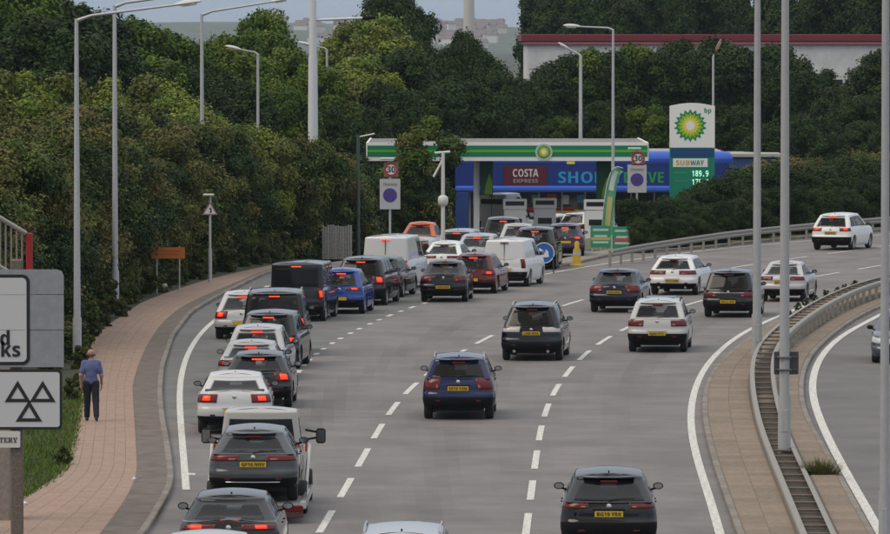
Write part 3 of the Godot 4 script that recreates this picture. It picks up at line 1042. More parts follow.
	o = vehicle("grey_oncoming_car", "grey car coming the other way beyond the central guardrail", "car", {"type": "hatch", "W": 1.78, "H": 1.47, "col": Color(0.09, 0.1, 0.125), "front": 1, "metal": 0.5})
	var pt := P(901, 364)
	var tt := heading(opp_w, pt)
	o.position = pt + tt * 2.15
	o.rotation.y = atan2(tt.x, tt.z)
	# queue in the slip road, from the bridge end
	var q := "cars queuing for fuel"
	o = vehicle("white_queue_car", "white car at the tail of the queue behind the dark saloon", "car", {"type": "hatch", "W": 1.8, "H": 1.5, "col": Color(0.46, 0.46, 0.46), "metal": 0.0, "lit": true, "group": q})
	park(o, 203, 634, lane1, -1.0)
	o = vehicle("dark_saloon", "dark grey saloon directly behind the recovery truck", "car", {"type": "saloon", "W": 1.83, "L": 4.7, "col": Color(0.012, 0.013, 0.015), "lit": true, "group": q})
	park(o, 228, 580, lane1, -1.0)
	build_truck()
	o = vehicle("white_executive_saloon", "white saloon with bluish rear window just ahead of the recovery truck", "car", {"type": "saloon", "W": 1.83, "H": 1.43, "col": Color(0.52, 0.52, 0.53), "metal": 0.0, "lit": true, "group": q, "tl": [0.72, 1.8, 0.66, 0.94]})
	park(o, 234, 435, lane1, -2.5)
	o = vehicle("dark_hatchback", "dark hatchback with pale roof and visible yellow plate ahead of the white saloon", "car", {"type": "hatch", "W": 1.8, "H": 1.42, "col": Color(0.007, 0.009, 0.013), "lit": true, "group": q, "reg": "SN15 OCL"})
	park(o, 257, 409, lane1, -1.0)
	o = vehicle("silver_low_hatchback", "silver low hatchback hidden up to its roof between queueing cars", "car", {"type": "hatch", "W": 1.78, "H": 1.4, "L": 4.1, "col": Color(0.35, 0.35, 0.36), "lit": true, "group": q})
	park(o, 249, 395, lane1, -1.5)
	o = vehicle("pale_silver_hatchback", "pale silver hatchback with small roof aerial in the queue", "car", {"type": "hatch", "W": 1.79, "H": 1.53, "col": Color(0.42, 0.42, 0.43), "lit": true, "group": q})
	park(o, 255, 382, lane1, -1.0)
	o = vehicle("charcoal_crossover", "charcoal crossover queueing behind the big black off-roader", "car", {"type": "suv", "W": 1.82, "H": 1.66, "col": Color(0.025, 0.026, 0.029), "lit": true, "group": q})
	park(o, 267, 370, lane1, 0.0)
	o = vehicle("black_off_roader", "big black off-roader with silver roof rails in the queue", "car", {"type": "suv", "W": 1.98, "H": 1.98, "L": 4.9, "belt": 1.22, "nose": 1.1, "zr1": 0.3, "tum": 0.18, "col": Color(0.008, 0.0085, 0.0095), "privacy": 1, "lit": true, "rails": 1, "group": q, "tl": [0.9, 1.7, 0.6, 0.98], "wr": 0.38})
	park(o, 274, 357, slip_dot, -2.0)
	o = vehicle("white_family_car", "white hatchback pulled close to the kerb in the queue", "car", {"type": "hatch", "W": 1.8, "H": 1.5, "col": Color(0.5, 0.5, 0.51), "metal": 0.0, "lit": true, "group": q})
	park(o, 241, 340, slip_dot, -1.0)
	o = vehicle("dark_minibus", "dark windowed van with tinted rear glass in the queue by the footway", "van", {"type": "van", "W": 1.92, "H": 2.0, "col": Color(0.016, 0.016, 0.02), "glazed": true, "lit": true, "group": q})
	park(o, 296, 322, slip_dot)
	o = vehicle("blue_small_car", "bright blue small car beside the dark windowed van", "car", {"type": "hatch", "W": 1.7, "H": 1.56, "L": 3.9, "col": Color(0.01, 0.05, 0.26), "lit": true, "group": q})
	park(o, 339, 314.5, slip_dot)
	o = vehicle("black_estate_suv", "black SUV with lit lamps just ahead of the blue small car", "car", {"type": "suv", "W": 1.88, "H": 1.72, "L": 4.7, "col": Color(0.008, 0.008, 0.009), "privacy": 1, "lit": true, "group": q})
	park(o, 359, 306, slip_dot)
	o = vehicle("dark_grey_hatchback", "dark grey hatchback squeezed behind the white panel van", "car", {"type": "hatch", "W": 1.8, "H": 1.5, "col": Color(0.013, 0.014, 0.016), "lit": true, "group": q})
	park(o, 377, 298, slip_dot)
	o = vehicle("white_panel_van", "white panel van with plain rear doors queueing below the clearway sign", "van", {"type": "van", "W": 1.9, "H": 2.06, "col": Color(0.64, 0.64, 0.65), "metal": 0.0, "lit": true, "group": q})
	park(o, 385, 290.5, slip_dot)
	o = vehicle("silver_people_carrier", "silver people carrier right beside the white panel van", "car", {"type": "mpv", "W": 1.8, "H": 1.62, "col": Color(0.4, 0.41, 0.43), "lit": true, "group": q})
	park(o, 414, 279, slip_dot)
	o = vehicle("white_compact_car", "white compact car hidden behind the black hatchback with orange plate", "car", {"type": "hatch", "W": 1.75, "H": 1.5, "col": Color(0.7, 0.7, 0.7), "metal": 0.0, "group": q})
	park(o, 441, 280, slip_dot)
	o = vehicle("black_hatchback", "black hatchback with round red lamps at the head of the slip line", "car", {"type": "hatch", "W": 1.76, "H": 1.48, "L": 4.2, "col": Color(0.004, 0.0045, 0.006), "tl": [0.76, 1.7, 0.66, 0.95], "group": q, "reg": "FE08 KUW"})
	park(o, 443, 302.5, slip_dot, -4.0)
	o = vehicle("red_hatchback", "dark red hatchback between the black hatchback and the small white van", "car", {"type": "hatch", "W": 1.8, "H": 1.5, "col": Color(0.1, 0.008, 0.01), "lit": true, "group": q})
	park(o, 471, 294, slip_dot, 0.0)
	o = vehicle("small_white_van", "small white van with plain rear doors turning towards the petrol station", "van", {"type": "van", "W": 1.8, "H": 1.83, "L": 4.4, "col": Color(0.66, 0.66, 0.66), "metal": 0.0, "group": q})
	park(o, 504, 287, slip_dot, 2.0)
	o = vehicle("silver_hatchback", "silver hatchback ahead of the red one, below the petrol station canopy", "car", {"type": "hatch", "W": 1.78, "H": 1.5, "col": Color(0.4, 0.42, 0.45), "lit": true, "group": q})
	park(o, 474, 271, slip_dot, 0.0)
	o = vehicle("dark_green_suv", "dark SUV behind the blue arrow sign entering the petrol station", "car", {"type": "suv", "W": 1.87, "H": 1.74, "col": Color(0.016, 0.018, 0.021), "lit": true, "group": q})
	park(o, 534, 270, slip_dot, -4.0)
	o = vehicle("purple_hatchback", "dark purple hatchback beyond the blue arrow sign", "car", {"type": "hatch", "W": 1.76, "H": 1.5, "col": Color(0.035, 0.015, 0.05), "lit": true, "group": q})
	park(o, 565, 259, slip_dot, -8.0)
	o = vehicle("grey_suv", "grey SUV with lit brake lamp close to the fuel pump", "car", {"type": "suv", "W": 1.85, "H": 1.68, "col": Color(0.03, 0.031, 0.036), "lit": true, "group": q})
	park(o, 503, 256, slip_dot, -8.0)
	o = vehicle("white_pump_car", "white car refuelling under the canopy in front of the shop glazing", "car", {"type": "hatch", "W": 1.78, "H": 1.5, "col": Color(0.66, 0.66, 0.66), "metal": 0.0, "group": q})
	park(o, 536, 243, slip_dot, 30.0)
	o = vehicle("white_shop_car", "white people carrier parked by the shop with red and yellow window strips", "car", {"type": "mpv", "W": 1.8, "H": 1.6, "col": Color(0.66, 0.66, 0.66), "metal": 0.0, "group": q})
	park(o, 570, 243, slip_dot, 20.0)
	o = vehicle("white_box_van", "tall white van with dark slot window turning under the canopy column", "van", {"type": "van", "W": 1.8, "H": 2.75, "L": 3.6, "belt": 1.3, "col": Color(0.66, 0.66, 0.66), "metal": 0.0, "group": q})
	var sl := MB.new()
	sl.box(Vector3(0, 2.3, S.L / 2 - 0.06), Vector3(1.3, 0.26, 0.05), 0.01)
	obj("slot_window", sl, mat("car_glass", 0.012, 0.014, 0.016, 0.04), o)
	park(o, 491, 246, slip_dot, 22.0)
	o = vehicle("orange_car", "orange car roof showing above the white panel van's queue", "car", {"type": "hatch", "W": 1.72, "H": 1.5, "L": 3.9, "col": Color(0.5, 0.09, 0.02), "metal": 0.0, "group": q})
	park(o, 417, 257, slip_dot, 0.0)
	o = vehicle("light_blue_estate", "pale blue-grey estate car waiting ahead of the white compact car", "car", {"type": "suv", "W": 1.8, "H": 1.52, "L": 4.6, "zr1": 0.45, "col": Color(0.3, 0.34, 0.4), "lit": true, "group": q})
	park(o, 455, 266, slip_dot, 0.0)
	o = vehicle("silver_town_car", "silver small car tucked between the grey SUV and the dark SUV", "car", {"type": "hatch", "W": 1.72, "H": 1.5, "L": 3.8, "col": Color(0.42, 0.42, 0.42), "group": q})
	park(o, 517, 259, slip_dot, -6.0)

func build_truck() -> void:
	# recovery truck with a grey hatchback on its low bed
	S = TYPES["van"].duplicate()
	for k in {"L": 2.3, "W": 1.82, "H": 1.98, "belt": 1.2, "nose": 1.0, "zr0": 0.02, "zr1": 0.04, "zf0": 0.5, "zf1": 1.3, "tum": 0.17, "type": "van"}: S[k] = {"L": 2.3, "W": 1.82, "H": 1.98, "belt": 1.2, "nose": 1.0, "zr0": 0.02, "zr1": 0.04, "zf0": 0.5, "zf1": 1.3, "tum": 0.17, "type": "van"}[k]
	S.wr = 0.34
	S.arch = 0.4
	S.zwr = 9.0
	S.zwf = -0.4
	var root := thing("recovery_truck", "white recovery truck with low flat bed carrying a grey hatchback", "truck")
	var white := paint(0.42, 0.41, 0.385, 0.0)
	var black := mat("black_plastic", 0.009, 0.009, 0.01, 0.55)
	var steel := noisy("bed_steel", Color(0.12, 0.12, 0.12), Color(0.24, 0.24, 0.24), 1.5, 0.03, 0.5)
	var us := shell_u()
	var cz := -2.45
	var cab := obj("cab", shell(cab_pt, [0.0, 0.2, 0.4, 0.6, 0.8, 1.0, 1.25, 1.5, 1.75, 2.0], us), white, root)
	cab.position.z = cz
	obj("cab_body", shell(body_pt, [0.0, 0.1, 0.28, 0.44, 0.62, 0.82, 1.0], us), white, root).position.z = cz
	obj("rear_window", patch(cab_pt, -0.96, 0.96, 8, 0.05, 0.84, 5, 0.007), mat("car_glass", 0.012, 0.014, 0.016, 0.04), cab)
	for sg in [1.0, -1.0]:
		obj("side_window", patch(cab_pt, sg * 2.15, sg * 2.9, 4, 0.1, 0.84, 4, 0.007), mat("car_glass", 0.012, 0.014, 0.016, 0.04), cab)
		var m := MB.new()
		m.tube([Vector3(sg * 0.86, 1.25, cz - 0.5), Vector3(sg * 1.14, 1.3, cz - 0.45)], 0.025, 6)
		m.tube([Vector3(sg * 0.86, 1.45, cz - 0.5), Vector3(sg * 1.14, 1.4, cz - 0.45)], 0.025, 6)
		m.box(Vector3(sg * 1.18, 1.33, cz - 0.45), Vector3(0.2, 0.31, 0.13), 0.04)
		var mo := obj("door_mirror", m, black, root)
		var g := MB.new()
		g.box(Vector3(sg * 1.18, 1.33, cz - 0.383), Vector3(0.155, 0.25, 0.008))
		obj("mirror_glass", g, mat("mirror", 0.5, 0.52, 0.55, 0.08, 1.0), mo)
		# side rails of the bed
		var b := MB.new()
		b.box(Vector3(sg * 1.0, 0.37, 0.95), Vector3(0.12, 0.16, 4.5), 0.02)
		obj("bed_rail", b, white, root)
		for lz in [[0.34, 0.5], [0.34, -2.85]]:
			var wh := obj("wheel", wheel_mesh, mat("tyre", 0.022, 0.022, 0.023, 0.85), root)
			wh.transform = Transform3D(Basis(Vector3.UP, 0.0 if sg > 0 else PI), Vector3(sg * 0.9, 0.33, lz[1]))
			obj("rim", rim_mesh, mat("rim_steel", 0.2, 0.2, 0.2, 0.5, 0.5), wh)
		var st := MB.new()                             # leaning stays behind the cab
		st.tube([Vector3(sg * 0.97, 0.45, 0.6), Vector3(sg * 0.99, 1.25, -1.3)], 0.04, 6)
		obj("stay", st, white, root)
		var ml := MB.new()
		ml.box(Vector3(sg * 0.93, 1.25, -1.2), Vector3(0.045, 0.26, 0.05), 0.01)
		obj("marker_light", ml, mat("marker_red", 0.4, 0.03, 0.012, 0.3), root)
		var tl := MB.new()
		tl.box(Vector3(sg * 0.82, 0.3, 3.2), Vector3(0.36, 0.12, 0.05), 0.015)
		obj("tail_light", tl, mat("tail_lamp", 0.115, 0.004, 0.006, 0.15), root)
	var bed := MB.new()
	bed.box(Vector3(0, 0.34, 0.95), Vector3(1.9, 0.08, 4.5), 0.01)
	obj("bed", bed, steel, root)
	var bb := MB.new()
	bb.box(Vector3(0, 0.24, 3.18), Vector3(2.0, 0.24, 0.06), 0.015)
	obj("tail_board", bb, noisy("tail_board", Color(0.05, 0.02, 0.018), Color(0.11, 0.05, 0.045), 1.0, 0.03, 0.6), root)
	var ch := MB.new()
	for sg in [1.0, -1.0]: ch.box(Vector3(sg * 0.4, 0.22, -0.2), Vector3(0.1, 0.16, 6.2), 0.01)
	obj("chassis", ch, black, root)
	var p := P(252, 524)
	var t := heading(lane1, p).rotated(Vector3.UP, deg_to_rad(1.2))
	root.position = p + t * 3.2
	root.rotation.y = atan2(-t.x, -t.z)
	var a := vehicle("grey_hatchback", "grey hatchback loaded on the bed of the recovery truck", "car", {"type": "hatch", "W": 1.785, "H": 1.43, "L": 4.3, "col": Color(0.055, 0.06, 0.068), "metal": 0.5, "chrome": 0.12, "reg": "GF16 NHV", "tl": [0.5, 1.75, 0.76, 0.93], "plate": 0.66, "bump": 0.26})
	a.position = root.position - t * (3.2 - 0.35 - 2.15) + Vector3(0, 0.385, 0)
	a.rotation.y = root.rotation.y
# ------------------------------------------------------------------ plants
var leaf_sets := {}
func leaf_mat(key: String) -> StandardMaterial3D:
	if mats.has(key): return mats[key]
	var m := StandardMaterial3D.new()
	m.vertex_color_use_as_albedo = true
	m.roughness = 0.62
	m.metallic_specular = 0.22
	m.backlight_enabled = true
	m.backlight = Color(0.24, 0.28, 0.1)
	mats[key] = m
	return m
func leaf_cloud(seed_: int, lobes: Array, count: int, leaf: float, tints: Array) -> ArrayMesh:
	var r := RandomNumberGenerator.new()
	r.seed = seed_
	var m := MB.new()
	var weight := 0.0
	for l in lobes: weight += l[1] * l[1]
	for l in lobes:
		var o: Vector3 = l[0]
		var rad: float = l[1]
		var tint: Color = tints[r.randi() % tints.size()]
		var lt := r.randf_range(0.75, 1.2)
		for k in int(count * rad * rad / weight):
			var d := Vector3(r.randfn(), r.randfn(), r.randfn()).normalized()
			if d.y < -0.3 and r.randf() < 0.6: d.y = -d.y
			var q := o + d * rad * Vector3(1.0, 0.82, 1.0) * (1.0 - 0.55 * pow(r.randf(), 1.6) + (r.randf_range(0.0, 0.42) if r.randf() < 0.22 else 0.0)) * (1.0 + 0.35 * noise.get_noise_3dv((o + d * rad) * 60.0) + 0.4 * noise.get_noise_3dv((o + d * rad) * 190.0))
			var nn := (d + Vector3(r.randfn(), r.randfn() + 0.6, r.randfn()) * 0.55).normalized()
			var a := nn.cross(Vector3(r.randfn(), r.randfn(), r.randfn())).normalized()
			var b := nn.cross(a)
			var s := leaf * r.randf_range(0.6, 1.3)
			var f := lt * r.randf_range(0.72, 1.3)
			m.col = Color(tint.r * f, tint.g * f, tint.b * f)
			m.tri3(q - a * s * 0.6 - b * s * 0.25, q + a * s * 0.6 - b * s * 0.1, q + b * s * 0.55, nn, nn, nn)
	return m.mesh(true)
func tree_lobes(r: RandomNumberGenerator, tall: float, wide: float, base: float, n: int, cone := 0.0) -> Array:
	var a := []
	for k in n:
		var t := (k + r.randf()) / n
		var y := lerpf(base, 0.93, t) * tall
		var prof := sqrt(maxf(0.03, 1.0 - pow((t - 0.4) / 0.66, 2))) if cone == 0.0 else lerpf(1.0, 0.16, t)
		var ang := k * 2.4 + r.randf() * 1.3
		var rr := wide * prof * sqrt(r.randf_range(0.1, 1.0)) * 0.78
		var rad := wide * r.randf_range(0.16, 0.38) * (0.55 + 0.45 * prof)
		a.append([Vector3(cos(ang) * rr, y, sin(ang) * rr), rad])
	return a
func make_tree(kind: String, seed_: int, tall: float, wide: float, base: float, n: int, leaves: int, leaf: float, tints: Array, cone := 0.0) -> Dictionary:
	var r := RandomNumberGenerator.new()
	r.seed = seed_
	var lobes := tree_lobes(r, tall, wide, base, n, cone)
	var tr := MB.new()
	tr.tube([Vector3(0, -0.4, 0), Vector3(0.05, tall * 0.2, 0.03), Vector3(-0.05, tall * 0.5, 0.0), Vector3(0.02, tall * 0.85, 0.02)], [tall * 0.028, tall * 0.02, tall * 0.014, tall * 0.004], 8)
	for k in range(0, lobes.size(), 3):
		var e: Vector3 = lobes[k][0]
		var s := Vector3(0, e.y * 0.55, 0)
		tr.tube([s, s.lerp(e, 0.5) + Vector3(0, -0.1, 0), e], [tall * 0.01, tall * 0.007, tall * 0.003], 5, false)
	return {"crown": leaf_cloud(seed_ + 5, lobes, leaves, leaf, tints), "trunk": tr.mesh(), "tall": tall}
func plant(called: String, label: String, category: String, group: String, kind: String, at: Vector3, tall: float, spread := 1.0) -> void:
	var list: Array = leaf_sets[kind]
	var s: Dictionary = list[rng.randi() % list.size()]
	var o := thing(called, label, category, at, rng.randf() * TAU, group)
	var f: float = tall / s.tall
	o.scale = Vector3(f * spread * rng.randf_range(0.9, 1.1), f, f * spread * rng.randf_range(0.9, 1.1))
	var woody := kind == "shrub" or kind == "bramble" or kind == "low"
	obj("stem" if woody else "trunk", s.trunk, noisy("bark", Color(0.045, 0.036, 0.028), Color(0.11, 0.09, 0.07), 1.2, 0.03, 0.95), o)
	obj("foliage" if woody else "crown", s.crown, leaf_mat("leaf"), o)
func make_plants() -> void:
	var dark := [Color(0.029, 0.053, 0.015), Color(0.036, 0.060, 0.016), Color(0.040, 0.058, 0.022), Color(0.025, 0.046, 0.016)]
	var mid := [Color(0.082, 0.127, 0.018), Color(0.068, 0.110, 0.018), Color(0.100, 0.140, 0.022), Color(0.055, 0.097, 0.016)]
	var pale := [Color(0.136, 0.169, 0.029), Color(0.164, 0.197, 0.034), Color(0.112, 0.157, 0.031), Color(0.128, 0.144, 0.036)]
	var olive := [Color(0.102, 0.107, 0.028), Color(0.128, 0.129, 0.037), Color(0.083, 0.106, 0.028), Color(0.142, 0.124, 0.042), Color(0.074, 0.106, 0.028)]
	for k in ["dark", "mid", "pale", "shrub", "bramble", "fir", "autumn", "low"]: leaf_sets[k] = []
	for k in 2:
		leaf_sets["dark"].append(make_tree("dark", 11 + k, 10.0, 2.9, 0.16, 64, 54000, 0.17, dark))
		leaf_sets["mid"].append(make_tree("mid", 31 + k, 10.0, 2.9, 0.14, 64, 54000, 0.17, mid))
		leaf_sets["pale"].append(make_tree("pale", 51 + k, 8.0, 2.5, 0.1, 60, 48000, 0.135, pale))
		leaf_sets["shrub"].append(make_tree("shrub", 71 + k, 4.0, 1.9, 0.02, 46, 32000, 0.1, dark + dark + [Color(0.034, 0.05, 0.016)]))
		leaf_sets["bramble"].append(make_tree("bramble", 91 + k, 5.5, 2.2, 0.06, 54, 46000, 0.105, olive + dark))
	leaf_sets["fir"].append(make_tree("fir", 111, 14.0, 3.2, 0.08, 46, 40000, 0.22, dark, 1.0))
	leaf_sets["autumn"].append(make_tree("autumn", 121, 7.0, 2.2, 0.1, 26, 24000, 0.14, olive + mid + [Color(0.12, 0.08, 0.015)]))
	leaf_sets["low"].append(make_tree("low", 131, 1.0, 0.55, 0.0, 14, 4000, 0.08, [Color(0.06, 0.08, 0.018), Color(0.045, 0.065, 0.016), Color(0.08, 0.082, 0.03)]))
func by_top(called: String, label: String, group: String, kind: String, px: float, top: float, dist: float, spread := 1.0) -> void:
	var tp := Q(px, top, dist)
	var gy := ground_y(tp.x, dist)
	plant(called, label, "tree" if not called.ends_with("shrub") else "shrub", group, kind, Vector3(tp.x, gy, tp.z), maxf(tp.y - gy, 1.0), spread)
func build_plants() -> void:
	make_plants()
	# hedge of scrub along the footway
	var fo := foot_out
	var d := 152.0
	while d < 264:
		var x := x_at(fo, d)
		var h := 5.5 + sin(d * 0.21) * 0.5 + rng.randf_range(-0.4, 0.4)
		if d < 176: h = lerpf(2.6, 4.9, (d - 152) / 24.0)
		plant("hedge_shrub", "olive green scrub bush overhanging the brick-coloured footway", "shrub", "scrub hedge beside the footway", "bramble", Vector3(x - 2.3 - rng.randf() * 0.4 - (0.9 if d < 185 else 0.0), 0.1, -d), h, 1.0)
		plant("hedge_shrub", "olive green scrub bush overhanging the brick-coloured footway", "shrub", "scrub hedge beside the footway", "bramble", Vector3(x - 6.0 - rng.randf(), 0.3, -d - 1), h + 0.6, 1.15)
		d += 3.3
	# paler trees above the hedge
	for q in [[5, 62, 245], [45, 66, 252], [25, 95, 240], [70, 92, 256], [-15, 80, 246], [92, 80, 262], [128, 68, 265], [112, 100, 255], [150, 74, 268], [172, 92, 262], [140, 112, 250], [188, 108, 260], [55, 128, 238], [10, 130, 232], [-25, 120, 236], [88, 125, 248], [220, 120, 266], [250, 122, 268], [205, 110, 264], [20, 160, 200], [-10, 170, 195], [45, 175, 205], [0, 200, 186], [62, 150, 225]]:
		by_top("young_tree", "yellow-green young tree rising above the scrub hedge", "young trees above the hedge", "pale", q[0], q[1], q[2])
	# darker wood behind the left lamp posts
	for q in [[-20, -30, 290], [20, -25, 295], [60, -10, 300], [95, 5, 305], [40, 10, 285], [130, 12, 312], [165, 26, 315], [190, 34, 318], [215, 40, 320], [120, 45, 290], [75, 30, 288], [155, 52, 295], [185, 62, 296], [235, 72, 300]]:
		by_top("woodland_tree", "dark green tree in the wood behind the left lamp posts", "wood on the left", "dark" if rng.randf() < 0.5 else "mid", q[0], q[1], q[2])
	for q in [[240, 26, 335], [262, 4, 340], [278, 26, 338], [255, 50, 325], [290, 44, 330], [268, 76, 318], [300, 54, 334], [318, 62, 322], [285, 84, 312], [236, 100, 305]]:
		by_top("woodland_tree", "mid green rounded tree near the tall white mast", "wood round the mast", "mid", q[0], q[1], q[2], 0.85)
	for q in [[345, 34, 352], [362, 16, 360], [378, 12, 364], [340, 62, 342], [365, 52, 345]]:
		by_top("yellow_green_tree", "yellow-green tall tree right of the tall white mast", "yellow-green trees by the mast", "pale", q[0], q[1], q[2], 0.95)  # yellow-green is the leaf colour of these trees
	for q in [[385, -14, 385, 0.7], [402, -10, 390, 0.7], [412, 18, 382, 0.6], [398, 44, 350, 1.0], [420, 60, 352, 1.0], [438, 52, 355, 0.8], [455, 38, 360, 0.6], [466, 26, 362, 0.5], [478, 40, 360, 0.6], [494, 66, 356, 0.8], [508, 76, 358, 0.8], [385, 78, 340, 1.0], [410, 88, 341, 1.0], [440, 82, 344, 1.0], [470, 76, 348, 1.0], [500, 92, 352, 1.0], [345, 98, 330, 1.0], [365, 104, 332, 1.0], [330, 104, 318, 1.0]]:
		by_top("woodland_tree", "dark dense tree behind the left end of the canopy", "dark trees behind the canopy", "dark", q[0], q[1], q[2], q[3])
	for q in [[418, 158, 296], [400, 164, 298]]:
		by_top("dark_tree", "dark bushy tree hiding the left end of the canopy", "bushy trees in front of the canopy", "dark", q[0], q[1], q[2])
	for q in [[334, 172, 284], [352, 178, 288], [372, 172, 294], [388, 176, 298], [320, 160, 282], [350, 150, 292]]:
		by_top("dark_tree", "dark bushy tree behind the grey paling fence", "bushy trees behind the paling fence", "dark", q[0], q[1], q[2], 1.2)
	for q in [[296, 140, 272], [314, 138, 272], [330, 150, 274], [280, 138, 270], [345, 168, 276]]:
		by_top("roadside_tree", "olive bushy tree growing in front of the thick white mast", "bushy trees at the mast's foot", "bramble", q[0], q[1], q[2], 0.95)
	by_top("autumn_tree", "tree with orange-brown turning leaves at the canopy's left end", "", "autumn", 422, 112, 297, 1.0)
	# behind the station and the white building
	for q in [[528, 76, 372], [552, 62, 376], [570, 50, 380], [592, 44, 380], [612, 48, 380], [636, 40, 384], [658, 46, 380], [680, 36, 386], [700, 46, 380], [722, 34, 390], [745, 44, 382], [770, 40, 388], [792, 54, 380], [815, 66, 378], [838, 84, 372], [858, 92, 366], [886, 46, 384], [905, 60, 372], [600, 98, 362], [650, 102, 362], [740, 104, 362], [800, 112, 358], [860, 118, 356], [560, 114, 362], [690, 112, 362], [770, 122, 350], [830, 130, 346], [890, 120, 350], [520, 106, 366]]:
		by_top("woodland_tree", "dark leafy tree between the petrol station and the white building", "trees before the white building", "mid" if rng.randf() < 0.22 and q[0] < 660 else "dark", q[0], q[1], q[2], 0.95)
	for k in 18:
		by_top("tall_tree", "tall dark tree behind the white building with red roof edge", "tall trees behind the white building", "dark" if k % 3 else "fir", 534 + k * 24 + rng.randf_range(-6, 6), -20 + rng.randf_range(-22, 14), 500 + rng.randf_range(0, 30), 0.75)
	# shrubs behind the far guardrail
	var rp := [600.0, 640.0, 665.0, 715.0, 753.0, 786.0, 857.0, 890.0, 960.0]
	var rd := [258.0, 261.0, 264.0, 274.0, 282.0, 286.0, 296.0, 299.0, 308.0]
	for k in 16:
		var px := 634.0 + k * 18.5 + rng.randf_range(-4, 4)
		var zr := 300.0
		for i in 8:
			if px >= rp[i] and px < rp[i + 1]: zr = lerpf(rd[i], rd[i + 1], (px - rp[i]) / (rp[i + 1] - rp[i]))
		var top := 196.0 - 30.0 * smoothstep(640.0, 800.0, px) + rng.randf_range(-7, 7)
		by_top("verge_shrub", "leafy green shrub behind the far roadside guardrail", "shrubs behind the far guardrail", "shrub", px, top, zr + 12.0 + rng.randf() * 3, 1.1)
		by_top("verge_shrub", "leafy green shrub behind the far roadside guardrail", "shrubs behind the far guardrail", "shrub", px + 9, top + 18 + rng.randf_range(-4, 6), zr + 7.0 + rng.randf() * 1.5, 0.95)
		if px > 745: by_top("verge_shrub", "leafy green shrub behind the far roadside guardrail", "shrubs behind the far guardrail", "bramble", px + 5, top - 8, zr + 18.0, 1.1)
	# weeds
	for q in [[798, 305], [806, 301], [815, 297], [826, 292], [838, 289], [790, 311], [845, 286], [855, 283]]:
		var p := P(q[0], q[1] + 8)
		plant("weed", "low green weed growing under the central guardrail", "plant", "weeds under the guardrail", "low", Vector3(p.x, 0.09, p.z), rng.randf_range(0.2, 0.34))
	for q in [[76, 404], [80, 388], [84, 372], [90, 354], [86, 362], [98, 340], [110, 330], [125, 320], [8, 524], [66, 470]]:
		var p := P(q[0] - 4, q[1])
		plant("verge_weed", "leafy weed at the grass edge of the footway", "plant", "weeds along the footway edge", "low", Vector3(p.x, 0.09, p.z), rng.randf_range(0.3, 0.75))
	for q in [[668, 238], [690, 236], [735, 232], [742, 231], [750, 229]]:
		var p := P(q[0], q[1] + 5)
		plant("verge_weed", "bright green weed beyond the far guardrail", "plant", "weeds beyond the far guardrail", "low", Vector3(p.x, 0.05, p.z - 3.0), rng.randf_range(0.6, 0.9))
	var w := P(820, 479)
	var tf := thing("grass_tuft", "single green grass tuft in the central reservation", "plant", Vector3(w.x, 0.1, w.z))
	var tm := MB.new()
	for k in 420:
		var a := rng.randf() * TAU
		var rr := sqrt(rng.randf()) * 0.28
		var b := Vector3(cos(a) * rr * 1.5, 0, sin(a) * rr)
		var tip := b + Vector3(cos(a) * rr * 0.7 + rng.randfn() * 0.06, rng.randf_range(0.16, 0.5) * (1.1 - rr * 1.5), sin(a) * rr * 0.7)
		var sd := Vector3(sin(a), 0, -cos(a)) * 0.012
		var f := rng.randf_range(0.7, 1.3)
		tm.col = Color(0.085 * f, 0.105 * f, 0.03 * f) if rng.randf() > 0.25 else Color(0.15, 0.12, 0.06)
		var nn := (sd * 2.0).cross(tip - b + sd).normalized()
		tm.tri3(b - sd, b + sd, tip, nn, nn, nn)
	obj("blades", tm.mesh(true), leaf_mat("leaf"), tf)
	# undergrowth at the foot of the hedge
	var ud := 168.0
	while ud < 262:
		plant("hedge_weed", "low leafy weed at the foot of the scrub hedge", "plant", "weeds below the hedge", "low", Vector3(x_at(fo, ud) - rng.randf_range(0.5, 1.1), 0.08, -ud), rng.randf_range(0.5, 1.2), 1.2)
		ud += rng.randf_range(1.6, 3.2)
	# grass of the left verge
	var m := MB.new()
	for k in 42000:
		var dist := 100.0 + 60.0 * pow(rng.randf(), 1.3)
		var off := pow(rng.randf(), 1.4) * 5.0
		var x := x_at(fo, dist) - off + 0.08
		var y := 0.1 + 0.5 * smoothstep(0.3, 5.0, off) - 0.03
		var a := rng.randf() * TAU
		var h := rng.randf_range(0.08, 0.26) * (0.6 + 0.4 * minf(off, 1.0))
		var s := Vector3(cos(a), 0, sin(a)) * 0.018
		var b := Vector3(x, y, -dist)
		var tip := b + Vector3(rng.randfn() * 0.07, h, rng.randfn() * 0.07)
		var f := rng.randf_range(0.7, 1.25)
		m.col = Color(0.095 * f, 0.15 * f, 0.03 * f) if rng.randf() > 0.12 else Color(0.13, 0.12, 0.05)
		var nn := (s * 2.0).cross(tip - b + s).normalized()
		m.tri3(b - s, b + s, tip, nn, nn, nn)
	var gr := obj("grass", m.mesh(true), leaf_mat("leaf"))
	tag(gr, "green grass of the verge beside the footway", "grass")
	gr.set_meta("kind", "stuff")
